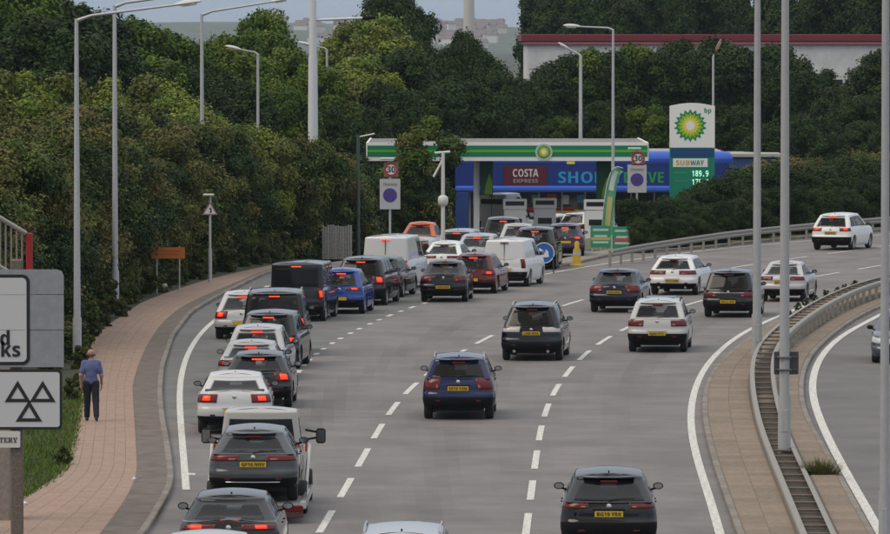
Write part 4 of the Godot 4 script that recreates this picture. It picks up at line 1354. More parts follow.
# ------------------------------------------------------------------ street furniture
func galv() -> Material: return noisy("galvanised", Color(0.38, 0.39, 0.41), Color(0.5, 0.51, 0.53), 1.7, 0.03, 0.5)
func street_lamp(label: String, base: Vector3, tall: float, r0: float, r1: float, arm: Vector3, head := true, lens := false, group := "street lamps") -> Node3D:
	var pm := galv() if tall < 11.5 else noisy("painted_post", Color(0.33, 0.335, 0.345), Color(0.39, 0.395, 0.405), 3.0, 0.02, 0.5)
	var o := thing("street_lamp", label, "street lamp", base, 0.0, group)
	var m := MB.new()
	m.tube([Vector3(0, -0.1, 0), Vector3(0, 1.3, 0), Vector3(0, 1.32, 0), Vector3(0, tall, 0)], [r0 * 1.25, r0 * 1.25, r0, r1], 14)
	obj("pole", m, pm, o)
	var d := MB.new()
	d.box(Vector3(0, 0.75, r0 * 1.25 - 0.01), Vector3(r0 * 1.1, 0.5, 0.03), 0.008)
	obj("access_door", d, pm, o)
	if arm.length() > 0:
		var a := MB.new()
		a.tube([Vector3(0, tall - 0.06, 0), Vector3(0, tall, 0) + arm * 0.15 + Vector3(0, 0.03, 0), Vector3(0, tall, 0) + arm], [r1, r1 * 0.75, r1 * 0.6], 8)
		obj("arm", a, galv(), o)
	if head:
		var dir := arm.normalized()
		var e := Vector3(0, tall, 0) + arm
		var h := MB.new()
		h.x = Transform3D(Basis(dir, Vector3.UP, dir.cross(Vector3.UP).normalized()), e)
		var rows := []
		for j in 9:
			var t := j / 8.0
			var w := 0.17 * pow(sin(PI * clampf(t * 0.92 + 0.06, 0, 1)), 0.5)
			var l := PackedVector3Array()
			for k in 13:
				var g := TAU * k / 12.0
				l.append(Vector3(t * 0.78 - 0.06, sin(g) * w * (0.62 if sin(g) > 0 else 0.3), cos(g) * w))
			rows.append(l)
		h.grid(rows)
		var ho := obj("lamp_head", h, mat("lamp_grey", 0.55, 0.56, 0.57, 0.45), o)
		var ln := MB.new()
		ln.x = h.x
		ln.box(Vector3(0.36, -0.05, 0), Vector3(0.42, 0.06, 0.24), 0.02)
		obj("lens", ln, mat("lens_amber", 0.75, 0.5, 0.22, 0.2) if lens else mat("lens_clear", 0.6, 0.6, 0.58, 0.2), ho)
	return o
func plate_on(root: Node, called: String, p2: PackedVector2Array, z0: float, z1: float, m: Material) -> MeshInstance3D:
	var b := MB.new()
	b.prism(p2, z0, z1)
	return obj(called, b, m, root)
func shifted(p: PackedVector2Array, o: Vector2) -> PackedVector2Array:
	var r := PackedVector2Array()
	for q in p: r.append(q + o)
	return r
func ring2(r0: float, r1: float, o: Vector2, z0: float, z1: float) -> MB:
	var m := MB.new()
	for k in 28:
		var a := TAU * k / 28
		var b := TAU * (k + 1) / 28
		var p := []
		for q in [[a, r0], [a, r1], [b, r1], [b, r0]]: p.append(Vector2(cos(q[0]), sin(q[0])) * q[1] + o)
		m.face([Vector3(p[0].x, p[0].y, z1), Vector3(p[1].x, p[1].y, z1), Vector3(p[2].x, p[2].y, z1), Vector3(p[3].x, p[3].y, z1)], Vector3(0, 0, 1))
		m.face([Vector3(p[1].x, p[1].y, z0), Vector3(p[1].x, p[1].y, z1), Vector3(p[2].x, p[2].y, z1), Vector3(p[2].x, p[2].y, z0)], Vector3(cos(a), sin(a), 0))
	return m
func outline_frame(root: Node, called: String, p2: PackedVector2Array, w: float, z0: float, z1: float, m: Material) -> void:
	var inner := Geometry2D.offset_polygon(p2, -w)
	var b := MB.new()
	var n := p2.size()
	if inner.size() == 0: return
	var q: PackedVector2Array = inner[0]
	# join by strips: nearest inner point for every outer one
	for k in n:
		var a := p2[k]
		var c := p2[(k + 1) % n]
		var ia := q[0]
		var ic := q[0]
		for e in q:
			if e.distance_to(a) < ia.distance_to(a): ia = e
			if e.distance_to(c) < ic.distance_to(c): ic = e
		b.face([Vector3(a.x, a.y, z1), Vector3(c.x, c.y, z1), Vector3(ic.x, ic.y, z1), Vector3(ia.x, ia.y, z1)], Vector3(0, 0, 1))
		b.face([Vector3(a.x, a.y, z1), Vector3(c.x, c.y, z1), Vector3(c.x, c.y, z0), Vector3(a.x, a.y, z0)], Vector3((a + c).x, (a + c).y, 0) - Vector3.ZERO)
	obj(called, b, m, root)
func clearway_sign(label: String, base: Vector3, s: float, py_round: float, py_plate: float, tall: float, dist: float) -> void:
	# a speed roundel on a small backing above a grey plate with a blue disc
	var o := thing("clearway_sign", label, "road sign", base, 0.0, "speed and clearway signs")
	var grey := galv()
	var m := MB.new()
	m.tube([Vector3(0, -0.1, 0), Vector3(0, tall, 0)], 0.05, 10)
	obj("post", m, grey, o)
	var yr := Q(0, py_round, dist).y - base.y
	var yp := Q(0, py_plate, dist).y - base.y
	plate_on(o, "speed_plate", rrect(0.62, 0.62, 0.05, Vector2(0.05, yr)), 0.055, 0.075, mat("sign_grey_red", 0.2, 0.12, 0.1, 0.6))
	var rd := plate_on(o, "speed_roundel", disc(0.28, 28, Vector2(0.05, yr)), 0.079, 0.085, mat("sign_white", 0.7, 0.7, 0.7, 0.5))
	obj("red_ring", ring2(0.215, 0.285, Vector2(0.05, yr), 0.085, 0.09), mat("sign_red", 0.45, 0.02, 0.025, 0.5), rd)
	lettering(rd, "numerals", "30", 0.26, Vector3(0.05, yr, 0.092), mat("ink", 0.02, 0.02, 0.02, 0.6))
	var pl := plate_on(o, "clearway_plate", rrect(0.88, 1.3, 0.04, Vector2(0, yp)), 0.055, 0.075, mat("sign_pale", 0.46, 0.46, 0.48, 0.6))
	var bd := plate_on(pl, "blue_disc", disc(0.3, 28, Vector2(0, yp - 0.05)), 0.079, 0.085, mat("sign_blue_violet", 0.055, 0.045, 0.28, 0.5))
	var bar := MB.new()
	bar.x = Transform3D(Basis(Vector3(0, 0, 1), -PI / 4), Vector3(0, yp - 0.05, 0.088))
	bar.box(Vector3.ZERO, Vector3(0.05, 0.5, 0.006))
	bar.x = Transform3D(Basis(Vector3(0, 0, 1), PI / 4), Vector3(0, yp - 0.05, 0.0895))
	bar.box(Vector3.ZERO, Vector3(0.05, 0.5, 0.004))
	obj("red_cross", bar, mat("sign_dull_red", 0.13, 0.02, 0.12, 0.5), bd)
	lettering(pl, "heading", "Clearway", 0.13, Vector3(0, yp + 0.42, 0.077), mat("sign_text_grey", 0.2, 0.2, 0.2, 0.6), "Droid Sans", 0.6)
	var lp := MB.new()
	lp.box(Vector3(-0.12, yr + 0.46, 0.12), Vector3(0.62, 0.1, 0.22), 0.03)
	obj("sign_light", lp, mat("lamp_grey", 0.55, 0.56, 0.57, 0.45), o)
func build_guardrails() -> void:
	var steel := noisy("rail_steel", Color(0.19, 0.175, 0.155), Color(0.3, 0.28, 0.25), 2.6, 0.03, 0.6)
	var o := thing("central_guardrail", "double steel guardrail running along the paved central reservation", "guardrail", Vector3(x_at(rail_l, 110), 0, -110))
	var seg := []
	var sec := [Vector2(0.0, 0.0), Vector2(0.02, 0.03), Vector2(0.045, 0.07), Vector2(0.045, 0.1), Vector2(0.01, 0.14), Vector2(0.01, 0.17), Vector2(0.045, 0.21), Vector2(0.045, 0.25), Vector2(0.02, 0.29), Vector2(0.0, 0.31)]
	var sec2 := [Vector2(0.0, 0.0), Vector2(0.03, 0.02), Vector2(0.045, 0.05), Vector2(0.03, 0.09), Vector2(0.045, 0.13), Vector2(0.03, 0.165), Vector2(0.0, 0.18)]
	for side in [-1.0, 1.0]:
		var line := rail_l if side < 0 else rail_r
		var rows := []
		for i in line.size():
			var t := (line[mini(i + 1, line.size() - 1)] - line[maxi(i - 1, 0)]).normalized()
			var r: Vector3 = Vector3(-t.z, 0, t.x) * side
			var l := PackedVector3Array()
			for q in sec2: l.append(line[i] + r * (q.x - 0.02) + Vector3(0, q.y - 0.18, 0))
			# flat top lip
			l.append(line[i] - r * 0.11)
			if side < 0: l.reverse()
			rows.append(l)
		var b := MB.new()
		b.grid(rows)
		var bm := obj("beam", b, steel, o)
		bm.position = -o.position
	var c := resample(offset(rail_l, 0.33), int(plen(rail_l) / 1.9))
	var pm := MB.new()
	pm.box(Vector3(0, 0.3, 0), Vector3(0.11, 0.8, 0.06), 0.008)
	var pmm := pm.mesh()
	var sm := MB.new()
	sm.box(Vector3(0, 0, 0), Vector3(0.5, 0.05, 0.09), 0.01)
	var smm := sm.mesh()
	var dirt := MB.new()
	for i in c.size() - 1:
		if -c[i].z < 100: continue
		var t := (c[i + 1] - c[i]).normalized()
		var bs := Basis(Vector3(-t.z, 0, t.x), Vector3.UP, -t)
		obj("post", pmm, steel, o).transform = Transform3D(bs, Vector3(c[i].x, c[i].y - 0.72, c[i].z) - o.position + bs.x * 0.28)
		obj("spacer", smm, noisy("spacer_rust", Color(0.1, 0.075, 0.055), Color(0.19, 0.15, 0.115), 1.0, 0.03, 0.8), o).transform = Transform3D(bs, Vector3(c[i].x, c[i].y - 0.06, c[i].z) - o.position)
	# dark soil channel between the rails
	var ch := strip(offset(rail_l, 0.02), offset(rail_r, -0.02), 120, 0.112, 2, 0.03)
	struct(obj("soil_channel", ch, noisy("channel_soil", Color(0.03, 0.024, 0.018), Color(0.075, 0.06, 0.045), 2.0, 0.03, 0.95)))
	# far rail
	var f := thing("roadside_guardrail", "single steel guardrail on posts before the far shrubs", "guardrail", Vector3(far_rail[0].x, 0, far_rail[0].z))
	var rows := []
	for i in far_rail.size():
		var t := (far_rail[mini(i + 1, far_rail.size() - 1)] - far_rail[maxi(i - 1, 0)]).normalized()
		var r := Vector3(-t.z, 0, t.x)
		var l := PackedVector3Array()
		for q in sec: l.append(far_rail[i] + r * q.x + Vector3(0, q.y - 0.33, 0))
		rows.append(l)
	for l in rows: l.reverse()
	var b := MB.new()
	b.grid(rows)
	obj("beam", b, steel, f).position = -f.position
	var fr := resample(far_rail, int(plen(far_rail) / 2.4))
	for i in fr.size() - 1:
		var t := (fr[i + 1] - fr[i]).normalized()
		var bs := Basis(Vector3(-t.z, 0, t.x), Vector3.UP, -t)
		obj("post", pmm, steel, f).transform = Transform3D(bs, Vector3(fr[i].x, 0, fr[i].z) - f.position - bs.x * 0.08)
func build_street() -> void:
	build_guardrails()
	# lamps on the left
	var b := P(77, 366)
	street_lamp("grey street lamp rising beside the walking man", Vector3(b.x, 0.1, b.z), 10.0, 0.105, 0.055, Vector3(2.95, 0.4, 0.6))
	b = P(115, 311)
	street_lamp("grey street lamp half hidden by the scrub hedge", Vector3(b.x, 0.1, b.z), 10.6, 0.11, 0.065, Vector3(2.6, 0.38, 0.6))
	b = P(202, 265)
	street_lamp("grey street lamp behind the triangular warning sign", Vector3(b.x, 0.1, b.z), 10.5, 0.1, 0.065, Vector3(3.0, 0.5, 0.6))
	b = Q(258, 300, 285)
	street_lamp("street lamp with kinked arm over the rounded trees", Vector3(b.x, ground_y(b.x, 285), b.z), 8.85 - ground_y(b.x, 285), 0.09, 0.06, Vector3(-0.85, 0.2, 0.1), true, true)
	b = Q(327, 300, 330)
	street_lamp("street lamp half behind the tall white mast", Vector3(b.x, ground_y(b.x, 330), b.z), 9.0 - ground_y(b.x, 330), 0.09, 0.06, Vector3(-0.9, 0.22, 0.1))
	b = Q(580.5, 300, 345)
	street_lamp("street lamp with kinked arm behind the canopy roof", Vector3(b.x, -1.3, b.z), 9.9, 0.13, 0.09, Vector3(-0.7, 0.4, 0.1))
	b = P(613, 250)
	street_lamp("thin dark lamp post beside the green feather flag", Vector3(b.x, 0, b.z), 10.0, 0.08, 0.055, Vector3(-1.55, 0.1, 0.1))
	b = Q(713, 300, 330)
	street_lamp("short lamp with amber lens behind the fuel price totem", Vector3(b.x, -1.3, b.z), 9.9, 0.08, 0.06, Vector3(0.15, 0.32, 0.1), true, true)
	# median posts and the one on the right
	b = P(757, 362)
	street_lamp("tall lamp post in the guardrail gap beside the black people carrier", Vector3(b.x, 0.1, b.z), 12.0, 0.125, 0.085, Vector3(-1.5, 0.5, 0), true, false)
	b = P(784.5, 458)
	street_lamp("tall lamp post in the guardrail carrying a grey sign back", Vector3(b.x, 0.1, b.z), 12.0, 0.118, 0.08, Vector3(-1.5, 0.5, 0), true, false)
	var sb := thing("sign_back", "dark grey back of a square sign on the median lamp post", "road sign", Vector3(b.x, 0.1, b.z))
	var yy := Q(0, 363.5, -b.z).y - 0.1
	plate_on(sb, "panel", rrect(0.56, 0.52, 0.03, Vector2(0.05, yy)), -0.19, -0.175, mat("sign_back_grey", 0.06, 0.062, 0.065, 0.5))
	for k in [-0.14, 0.14]:
		var ch := MB.new()
		ch.box(Vector3(0.05, yy + k, -0.155), Vector3(0.5, 0.04, 0.03), 0.005)
		ch.box(Vector3(0, yy + k, 0.0), Vector3(0.3, 0.035, 0.32), 0.005)
		obj("bracket", ch, mat("sign_back_grey2", 0.09, 0.092, 0.095, 0.5), sb)
	b = P(884.5, 566)
	street_lamp("lamp post on the verge of the opposite carriageway", Vector3(b.x, 0.05, b.z), 12.0, 0.085, 0.065, Vector3(1.6, 0.4, 0), true, false)
	# the tall thick mast
	b = Q(313, 300, 278)
	var mast := thing("camera_mast", "thick white mast towering over the trees beside the queue", "mast", Vector3(b.x, -0.3, b.z))
	var m := MB.new()
	m.tube([Vector3(0, 0, 0), Vector3(0, 9.0, 0), Vector3(0, 9.02, 0), Vector3(0, 15.5, 0)], [0.26, 0.215, 0.185, 0.14], 18)
	obj("pole", m, mat("mast_white", 0.62, 0.64, 0.67, 0.4), mast)
	m = MB.new()
	m.tube([Vector3(0.1, 10.72, 0), Vector3(2.4, 10.82, 0)], 0.06, 8)
	obj("arm", m, mat("mast_white", 0.62, 0.64, 0.67, 0.4), mast)
	m = MB.new()
	m.tube([Vector3(2.3, 10.81, 0), Vector3(2.9, 10.84, 0)], [0.1, 0.07], 8)
	obj("camera", m, mat("black_plastic", 0.009, 0.009, 0.01, 0.55), mast)
	# triangular warning sign
	b = P(210, 285)
	var ws := thing("warning_sign", "triangular warning sign with small lamp on top beside the hedge", "road sign", Vector3(b.x, 0.1, b.z))
	m = MB.new()
	m.tube([Vector3(0, -0.1, 0), Vector3(0, 3.35, 0)], 0.05, 10)
	m.tube([Vector3(0, -0.1, 0), Vector3(0, 1.3, 0)], 0.075, 10)
	obj("post", m, galv(), ws)
	plate_on(ws, "triangle", PackedVector2Array([Vector2(-0.3, 2.62), Vector2(0.3, 2.62), Vector2(0, 3.14)]), 0.052, 0.07, mat("sign_red_edge", 0.32, 0.2, 0.2, 0.5))
	var wt := plate_on(ws, "white_panel", PackedVector2Array([Vector2(-0.22, 2.66), Vector2(0.22, 2.66), Vector2(0, 3.04)]), 0.073, 0.078, mat("sign_white", 0.7, 0.7, 0.7, 0.5))
	plate_on(wt, "symbol", PackedVector2Array([Vector2(-0.02, 2.7), Vector2(0.06, 2.7), Vector2(0.07, 2.82), Vector2(0.02, 2.92), Vector2(-0.04, 2.86), Vector2(0.02, 2.8)]), 0.08, 0.084, mat("ink", 0.02, 0.02, 0.02, 0.6))
	m = MB.new()
	m.box(Vector3(-0.05, 3.4, 0.15), Vector3(0.42, 0.08, 0.3), 0.025)
	obj("sign_light", m, mat("lamp_grey", 0.55, 0.56, 0.57, 0.45), ws)
	# orange works board
	b = P(168, 296)
	var ob := thing("orange_board", "long orange temporary sign board in front of the dark hedge", "road sign", Vector3(b.x, 0.1, b.z))
	for k in [-0.42, 0.42]:
		m = MB.new()
		m.tube([Vector3(k, -0.05, 0), Vector3(k, 1.75, 0)], 0.025, 8)
		obj("post", m, galv(), ob)
	plate_on(ob, "panel", rrect(1.24, 0.42, 0.03, Vector2(0, 1.5)), 0.026, 0.045, mat("sign_orange", 0.48, 0.14, 0.012, 0.6))
	for k in 2:
		m = MB.new()
		m.box(Vector3(0.02, 1.57 - k * 0.13, 0.048), Vector3(0.9 - 0.1 * k, 0.035, 0.004))
		obj("faded_line", m, mat("sign_orange_dark", 0.3, 0.08, 0.01, 0.6), ob)
	# clearway signs
	b = P(390, 262)
	clearway_sign("thirty roundel above grey clearway plate over the white panel van", Vector3(b.x, -0.1, b.z), 23.0, 169.5, 194, 4.3, -b.z)
	b = P(637, 246)
	clearway_sign("thirty roundel above grey clearway plate next to the feather flag", Vector3(b.x, 0.0, b.z), 21.6, 158.5, 178.5, 4.5, -b.z)
	# camera pole
	b = P(443, 266)
	var cp := thing("camera_pole", "slim white pole with round fitting and short slanted arm left of the canopy column", "pole", Vector3(b.x, -0.2, b.z))
	m = MB.new()
	m.tube([Vector3.ZERO, Vector3(0, 5.0, 0)], [0.1, 0.075], 10)
	obj("pole", m, mat("pole_white", 0.6, 0.6, 0.6, 0.5), cp)
	m = MB.new()
	m.lathe([[0.1, 2.72], [0.2, 2.8], [0.22, 2.95], [0.2, 3.1], [0.1, 3.18]], 14)
	obj("round_fitting", m, mat("pole_white", 0.6, 0.6, 0.6, 0.5), cp)
	m = MB.new()
	m.tube([Vector3(-0.05, 4.6, 0), Vector3(-0.4, 3.95, 0.1)], 0.045, 8)
	m.tube([Vector3(-0.35, 4.95, 0), Vector3(0.3, 5.0, 0)], 0.05, 8)
	obj("arm", m, mat("pole_white", 0.6, 0.6, 0.6, 0.5), cp)
	# keep left sign on its frame
	b = P(544, 273)
	var kl := thing("arrow_sign", "round blue sign with white arrow on a low frame at the station entrance", "road sign", Vector3(b.x, 0, b.z))
	plate_on(kl, "blue_disc", disc(0.42, 28, Vector2(0, 0.82)), 0.0, 0.02, mat("sign_blue", 0.012, 0.11, 0.42, 0.4))
	obj("white_rim", ring2(0.395, 0.43, Vector2(0, 0.82), 0.02, 0.026), mat("sign_white", 0.7, 0.7, 0.7, 0.5), kl)
	m = MB.new()
	m.x = Transform3D(Basis(Vector3(0, 0, 1), -PI * 0.72), Vector3(0, 0.82, 0.0))
	m.prism(PackedVector2Array([Vector2(-0.05, -0.26), Vector2(0.05, -0.26), Vector2(0.05, 0.05), Vector2(0.16, -0.05), Vector2(0.16, 0.09), Vector2(0, 0.26), Vector2(-0.16, 0.09), Vector2(-0.16, -0.05), Vector2(-0.05, 0.05)]), 0.023, 0.028)
	obj("white_arrow", m, mat("sign_white", 0.7, 0.7, 0.7, 0.5), kl)
	for k in [-0.4, 0.4]:
		m = MB.new()
		m.tube([Vector3(k * 0.9, 0.95, -0.03), Vector3(k, 0.0, 0.1)], 0.022, 6)
		m.tube([Vector3(k * 0.9, 0.95, -0.03), Vector3(k, 0.0, -0.5)], 0.022, 6)
		m.tube([Vector3(k, 0.03, 0.25), Vector3(k, 0.03, -0.6)], 0.022, 6)
		obj("leg", m, mat("frame_dark", 0.04, 0.04, 0.045, 0.6), kl)
	# yellow bollard
	b = P(577, 266)
	var yb := thing("yellow_bollard", "yellow reflective bollard at the tip of the entrance kerb", "bollard", Vector3(b.x, 0, b.z))
	m = MB.new()
	m.lathe([[0.3, 0.0], [0.3, 0.08], [0.17, 0.12], [0.16, 0.7], [0.1, 0.75], [0.1, 1.0], [0.02, 1.05]], 14)
	obj("body", m, mat("bollard_yellow", 0.55, 0.36, 0.015, 0.6), yb)
	m = MB.new()
	m.lathe([[0.172, 0.45], [0.172, 0.6]], 14)
	obj("band", m, mat("sign_pale", 0.46, 0.46, 0.48, 0.6), yb)
	# entrance splitter island
	var isl := smooth(poly([548, 268, 575, 262, 605, 255, 640, 250]), 1.0, 6)
	struct(obj("splitter_island", strip(offset(isl, -0.7), offset(isl, 0.35), 30, 0.12, 2), noisy("kerb1", Color(0.17, 0.15, 0.13), Color(0.28, 0.25, 0.215), 2.0, 0.03)))
	kerbs("island_kerb", offset(isl, 0.35), 245, 285, 1, [mats["kerb0"], mats["kerb1"]])
	# feather flag, green boards
	b = P(604, 251)
	var ff := thing("feather_flag", "green feather flag with white lettering leaning over the station entrance", "flag", Vector3(b.x, 0.05, b.z))
	m = MB.new()
	var pts := []
	for k in 13:
		var t := k / 12.0
		pts.append(Vector3(-0.15 + 0.35 * t + 0.42 * pow(t, 3), 3.75 * sin(t * PI / 2 * 0.99), 0))
	pts.append(Vector3(0.85, 3.68, 0))
	m.tube(pts, 0.02, 6)
	obj("rod", m, mat("pole_white", 0.6, 0.6, 0.6, 0.5), ff)
	m = MB.new()
	var left := PackedVector3Array()
	var right := PackedVector3Array()
	var rows := []
	for k in 14:
		var t := 0.12 + 0.88 * k / 13.0
		var a := Vector3(-0.15 + 0.35 * t + 0.42 * pow(t, 3), 3.75 * sin(t * PI / 2 * 0.99), 0.0)
		var l := PackedVector3Array()
		for i in 5:
			l.append(a + Vector3(i / 4.0 * 0.48 * (1.0 - 0.45 * pow(t, 3)), -0.25 * i / 4.0 * t, 0.05 * sin(i * 1.7 + t * 7.0)))
		rows.append(l)
	m.grid(rows)
	var cloth := obj("cloth", m, mat("flag_green", 0.1, 0.33, 0.2, 0.8), ff)
	m = MB.new()
	var r2 := []
	for k in range(1, 12):
		var l := PackedVector3Array()
		for i in [1, 2, 3]: l.append(rows[k][i] + Vector3(0, 0, 0.02))
		r2.append(l)
	m.grid(r2.slice(0, 5))
	obj("yellow_print", m, mat("flag_yellow", 0.45, 0.42, 0.16, 0.8), cloth)
	m = MB.new()
	m.grid(r2.slice(5, 11))
	obj("white_print", m, mat("flag_pale", 0.5, 0.58, 0.52, 0.8), cloth)
	for q in [[601, 236.5, "left of the feather flag's foot", true], [623, 237.5, "right of the feather flag's foot", false]]:
		var p := Q(q[0], 0, -b.z - 0.6)
		var g := thing("green_board", "green station price board standing %s" % q[2], "sign board", Vector3(p.x, 0.0, p.z), 0.0)
		var yc := Q(0, q[1], -b.z - 0.6).y
		for k in [-0.38, 0.38]:
			m = MB.new()
			m.tube([Vector3(k, -0.3, -0.04), Vector3(k, yc + 0.5, -0.04)], 0.025, 6)
			obj("post", m, mat("pole_white", 0.6, 0.6, 0.6, 0.5), g)
		var pb := plate_on(g, "panel", rrect(0.92, 0.98, 0.03, Vector2(0, yc)), -0.01, 0.02, mat("board_green", 0.03, 0.27, 0.14, 0.6))
		m = MB.new()
		for k in 3: m.box(Vector3(0, yc + 0.3 - k * 0.28, 0.025), Vector3(0.7 - 0.12 * (k % 2), 0.1, 0.006))
		obj("white_print", m, mat("flag_pale", 0.5, 0.58, 0.52, 0.8), pb)
		m = MB.new()
		m.box(Vector3(0, yc - 0.1, 0.024), Vector3(0.86, 0.13, 0.005))
		obj("band", m, mat("band_red", 0.4, 0.1, 0.1, 0.7) if not q[3] else mat("flag_yellow", 0.45, 0.42, 0.16, 0.8), pb)
	# grey paling fence beside the queue
	b = Q(337, 0, 268)
	var fe := thing("paling_fence", "weathered grey paling fence beside the dark trees near the queue", "fence", Vector3(b.x, -0.3, b.z))
	for k in 12:
		m = MB.new()
		var h := 1.5 + rng.randf_range(-0.06, 0.06)
		m.box(Vector3(-0.62 + k * 0.112, h / 2, 0), Vector3(0.098, h, 0.02), 0.004)
		obj("slat", m, noisy("paling%d" % (k % 3), Color(0.14, 0.14, 0.135) * (1.0 + 0.12 * (k % 3)), Color(0.28, 0.28, 0.27) * (1.0 + 0.1 * (k % 3)), 1.3, 0.03, 0.85), fe)
	for y in [0.3, 1.2]:
		m = MB.new()
		m.box(Vector3(0, y, -0.035), Vector3(1.4, 0.08, 0.04), 0.006)
		obj("rail", m, mats["paling0"], fe)
	b = Q(358, 0, 272)
	var gp := thing("green_pole", "thin dark green pole left of the clearway sign", "pole", Vector3(b.x, -0.3, b.z))
	m = MB.new()
	m.tube([Vector3.ZERO, Vector3(0, 5.5, 0)], [0.09, 0.08], 8)
	obj("shaft", m, mat("pole_green", 0.05, 0.075, 0.07, 0.6), gp)
	m = MB.new()
	m.tube([Vector3(0, 5.4, 0), Vector3(0.75, 5.55, 0)], 0.04, 6)
	obj("arm", m, mat("pole_white", 0.6, 0.6, 0.6, 0.5), gp)
	# litter
	b = P(161, 292)
	var bag := thing("litter_bag", "crumpled pale plastic bag lying at the hedge foot", "bag", Vector3(b.x, 0.1, b.z))
	m = MB.new()
	rows = []
	for j in 7:
		var l := PackedVector3Array()
		for k in 13:
			var d := Vector3(sin(PI * j / 6.0) * cos(TAU * k / 12.0), cos(PI * j / 6.0) * 0.7 + 0.55, sin(PI * j / 6.0) * sin(TAU * k / 12.0))
			l.append(d * 0.22 * (1.0 + 0.5 * noise.get_noise_3dv(Vector3(cos(TAU * k / 12.0), d.y, sin(TAU * k / 12.0)) * 90.0)))
		rows.append(l)
	m.grid(rows)
	obj("crumpled_sheet", m, mat("bag_pale", 0.4, 0.38, 0.3, 0.6), bag)
	for q in [[24, 505, 0.12, "small white litter scrap on the grass edge"], [134, 480, 0.08, "tiny white paper scrap lying on the footway slabs"]]:
		var p := P(q[0], q[1], 0.12)
		m = MB.new()
		for k in 3:
			m.x = Transform3D(Basis.from_euler(Vector3(0.5 * k, k, 0.4)), p + Vector3(0, 0.03, 0))
			m.box(Vector3.ZERO, Vector3(q[2], 0.01, q[2] * 0.8), 0.003)
		tag(obj("paper_scrap", m, mat("sign_white", 0.7, 0.7, 0.7, 0.5)), q[3], "litter")
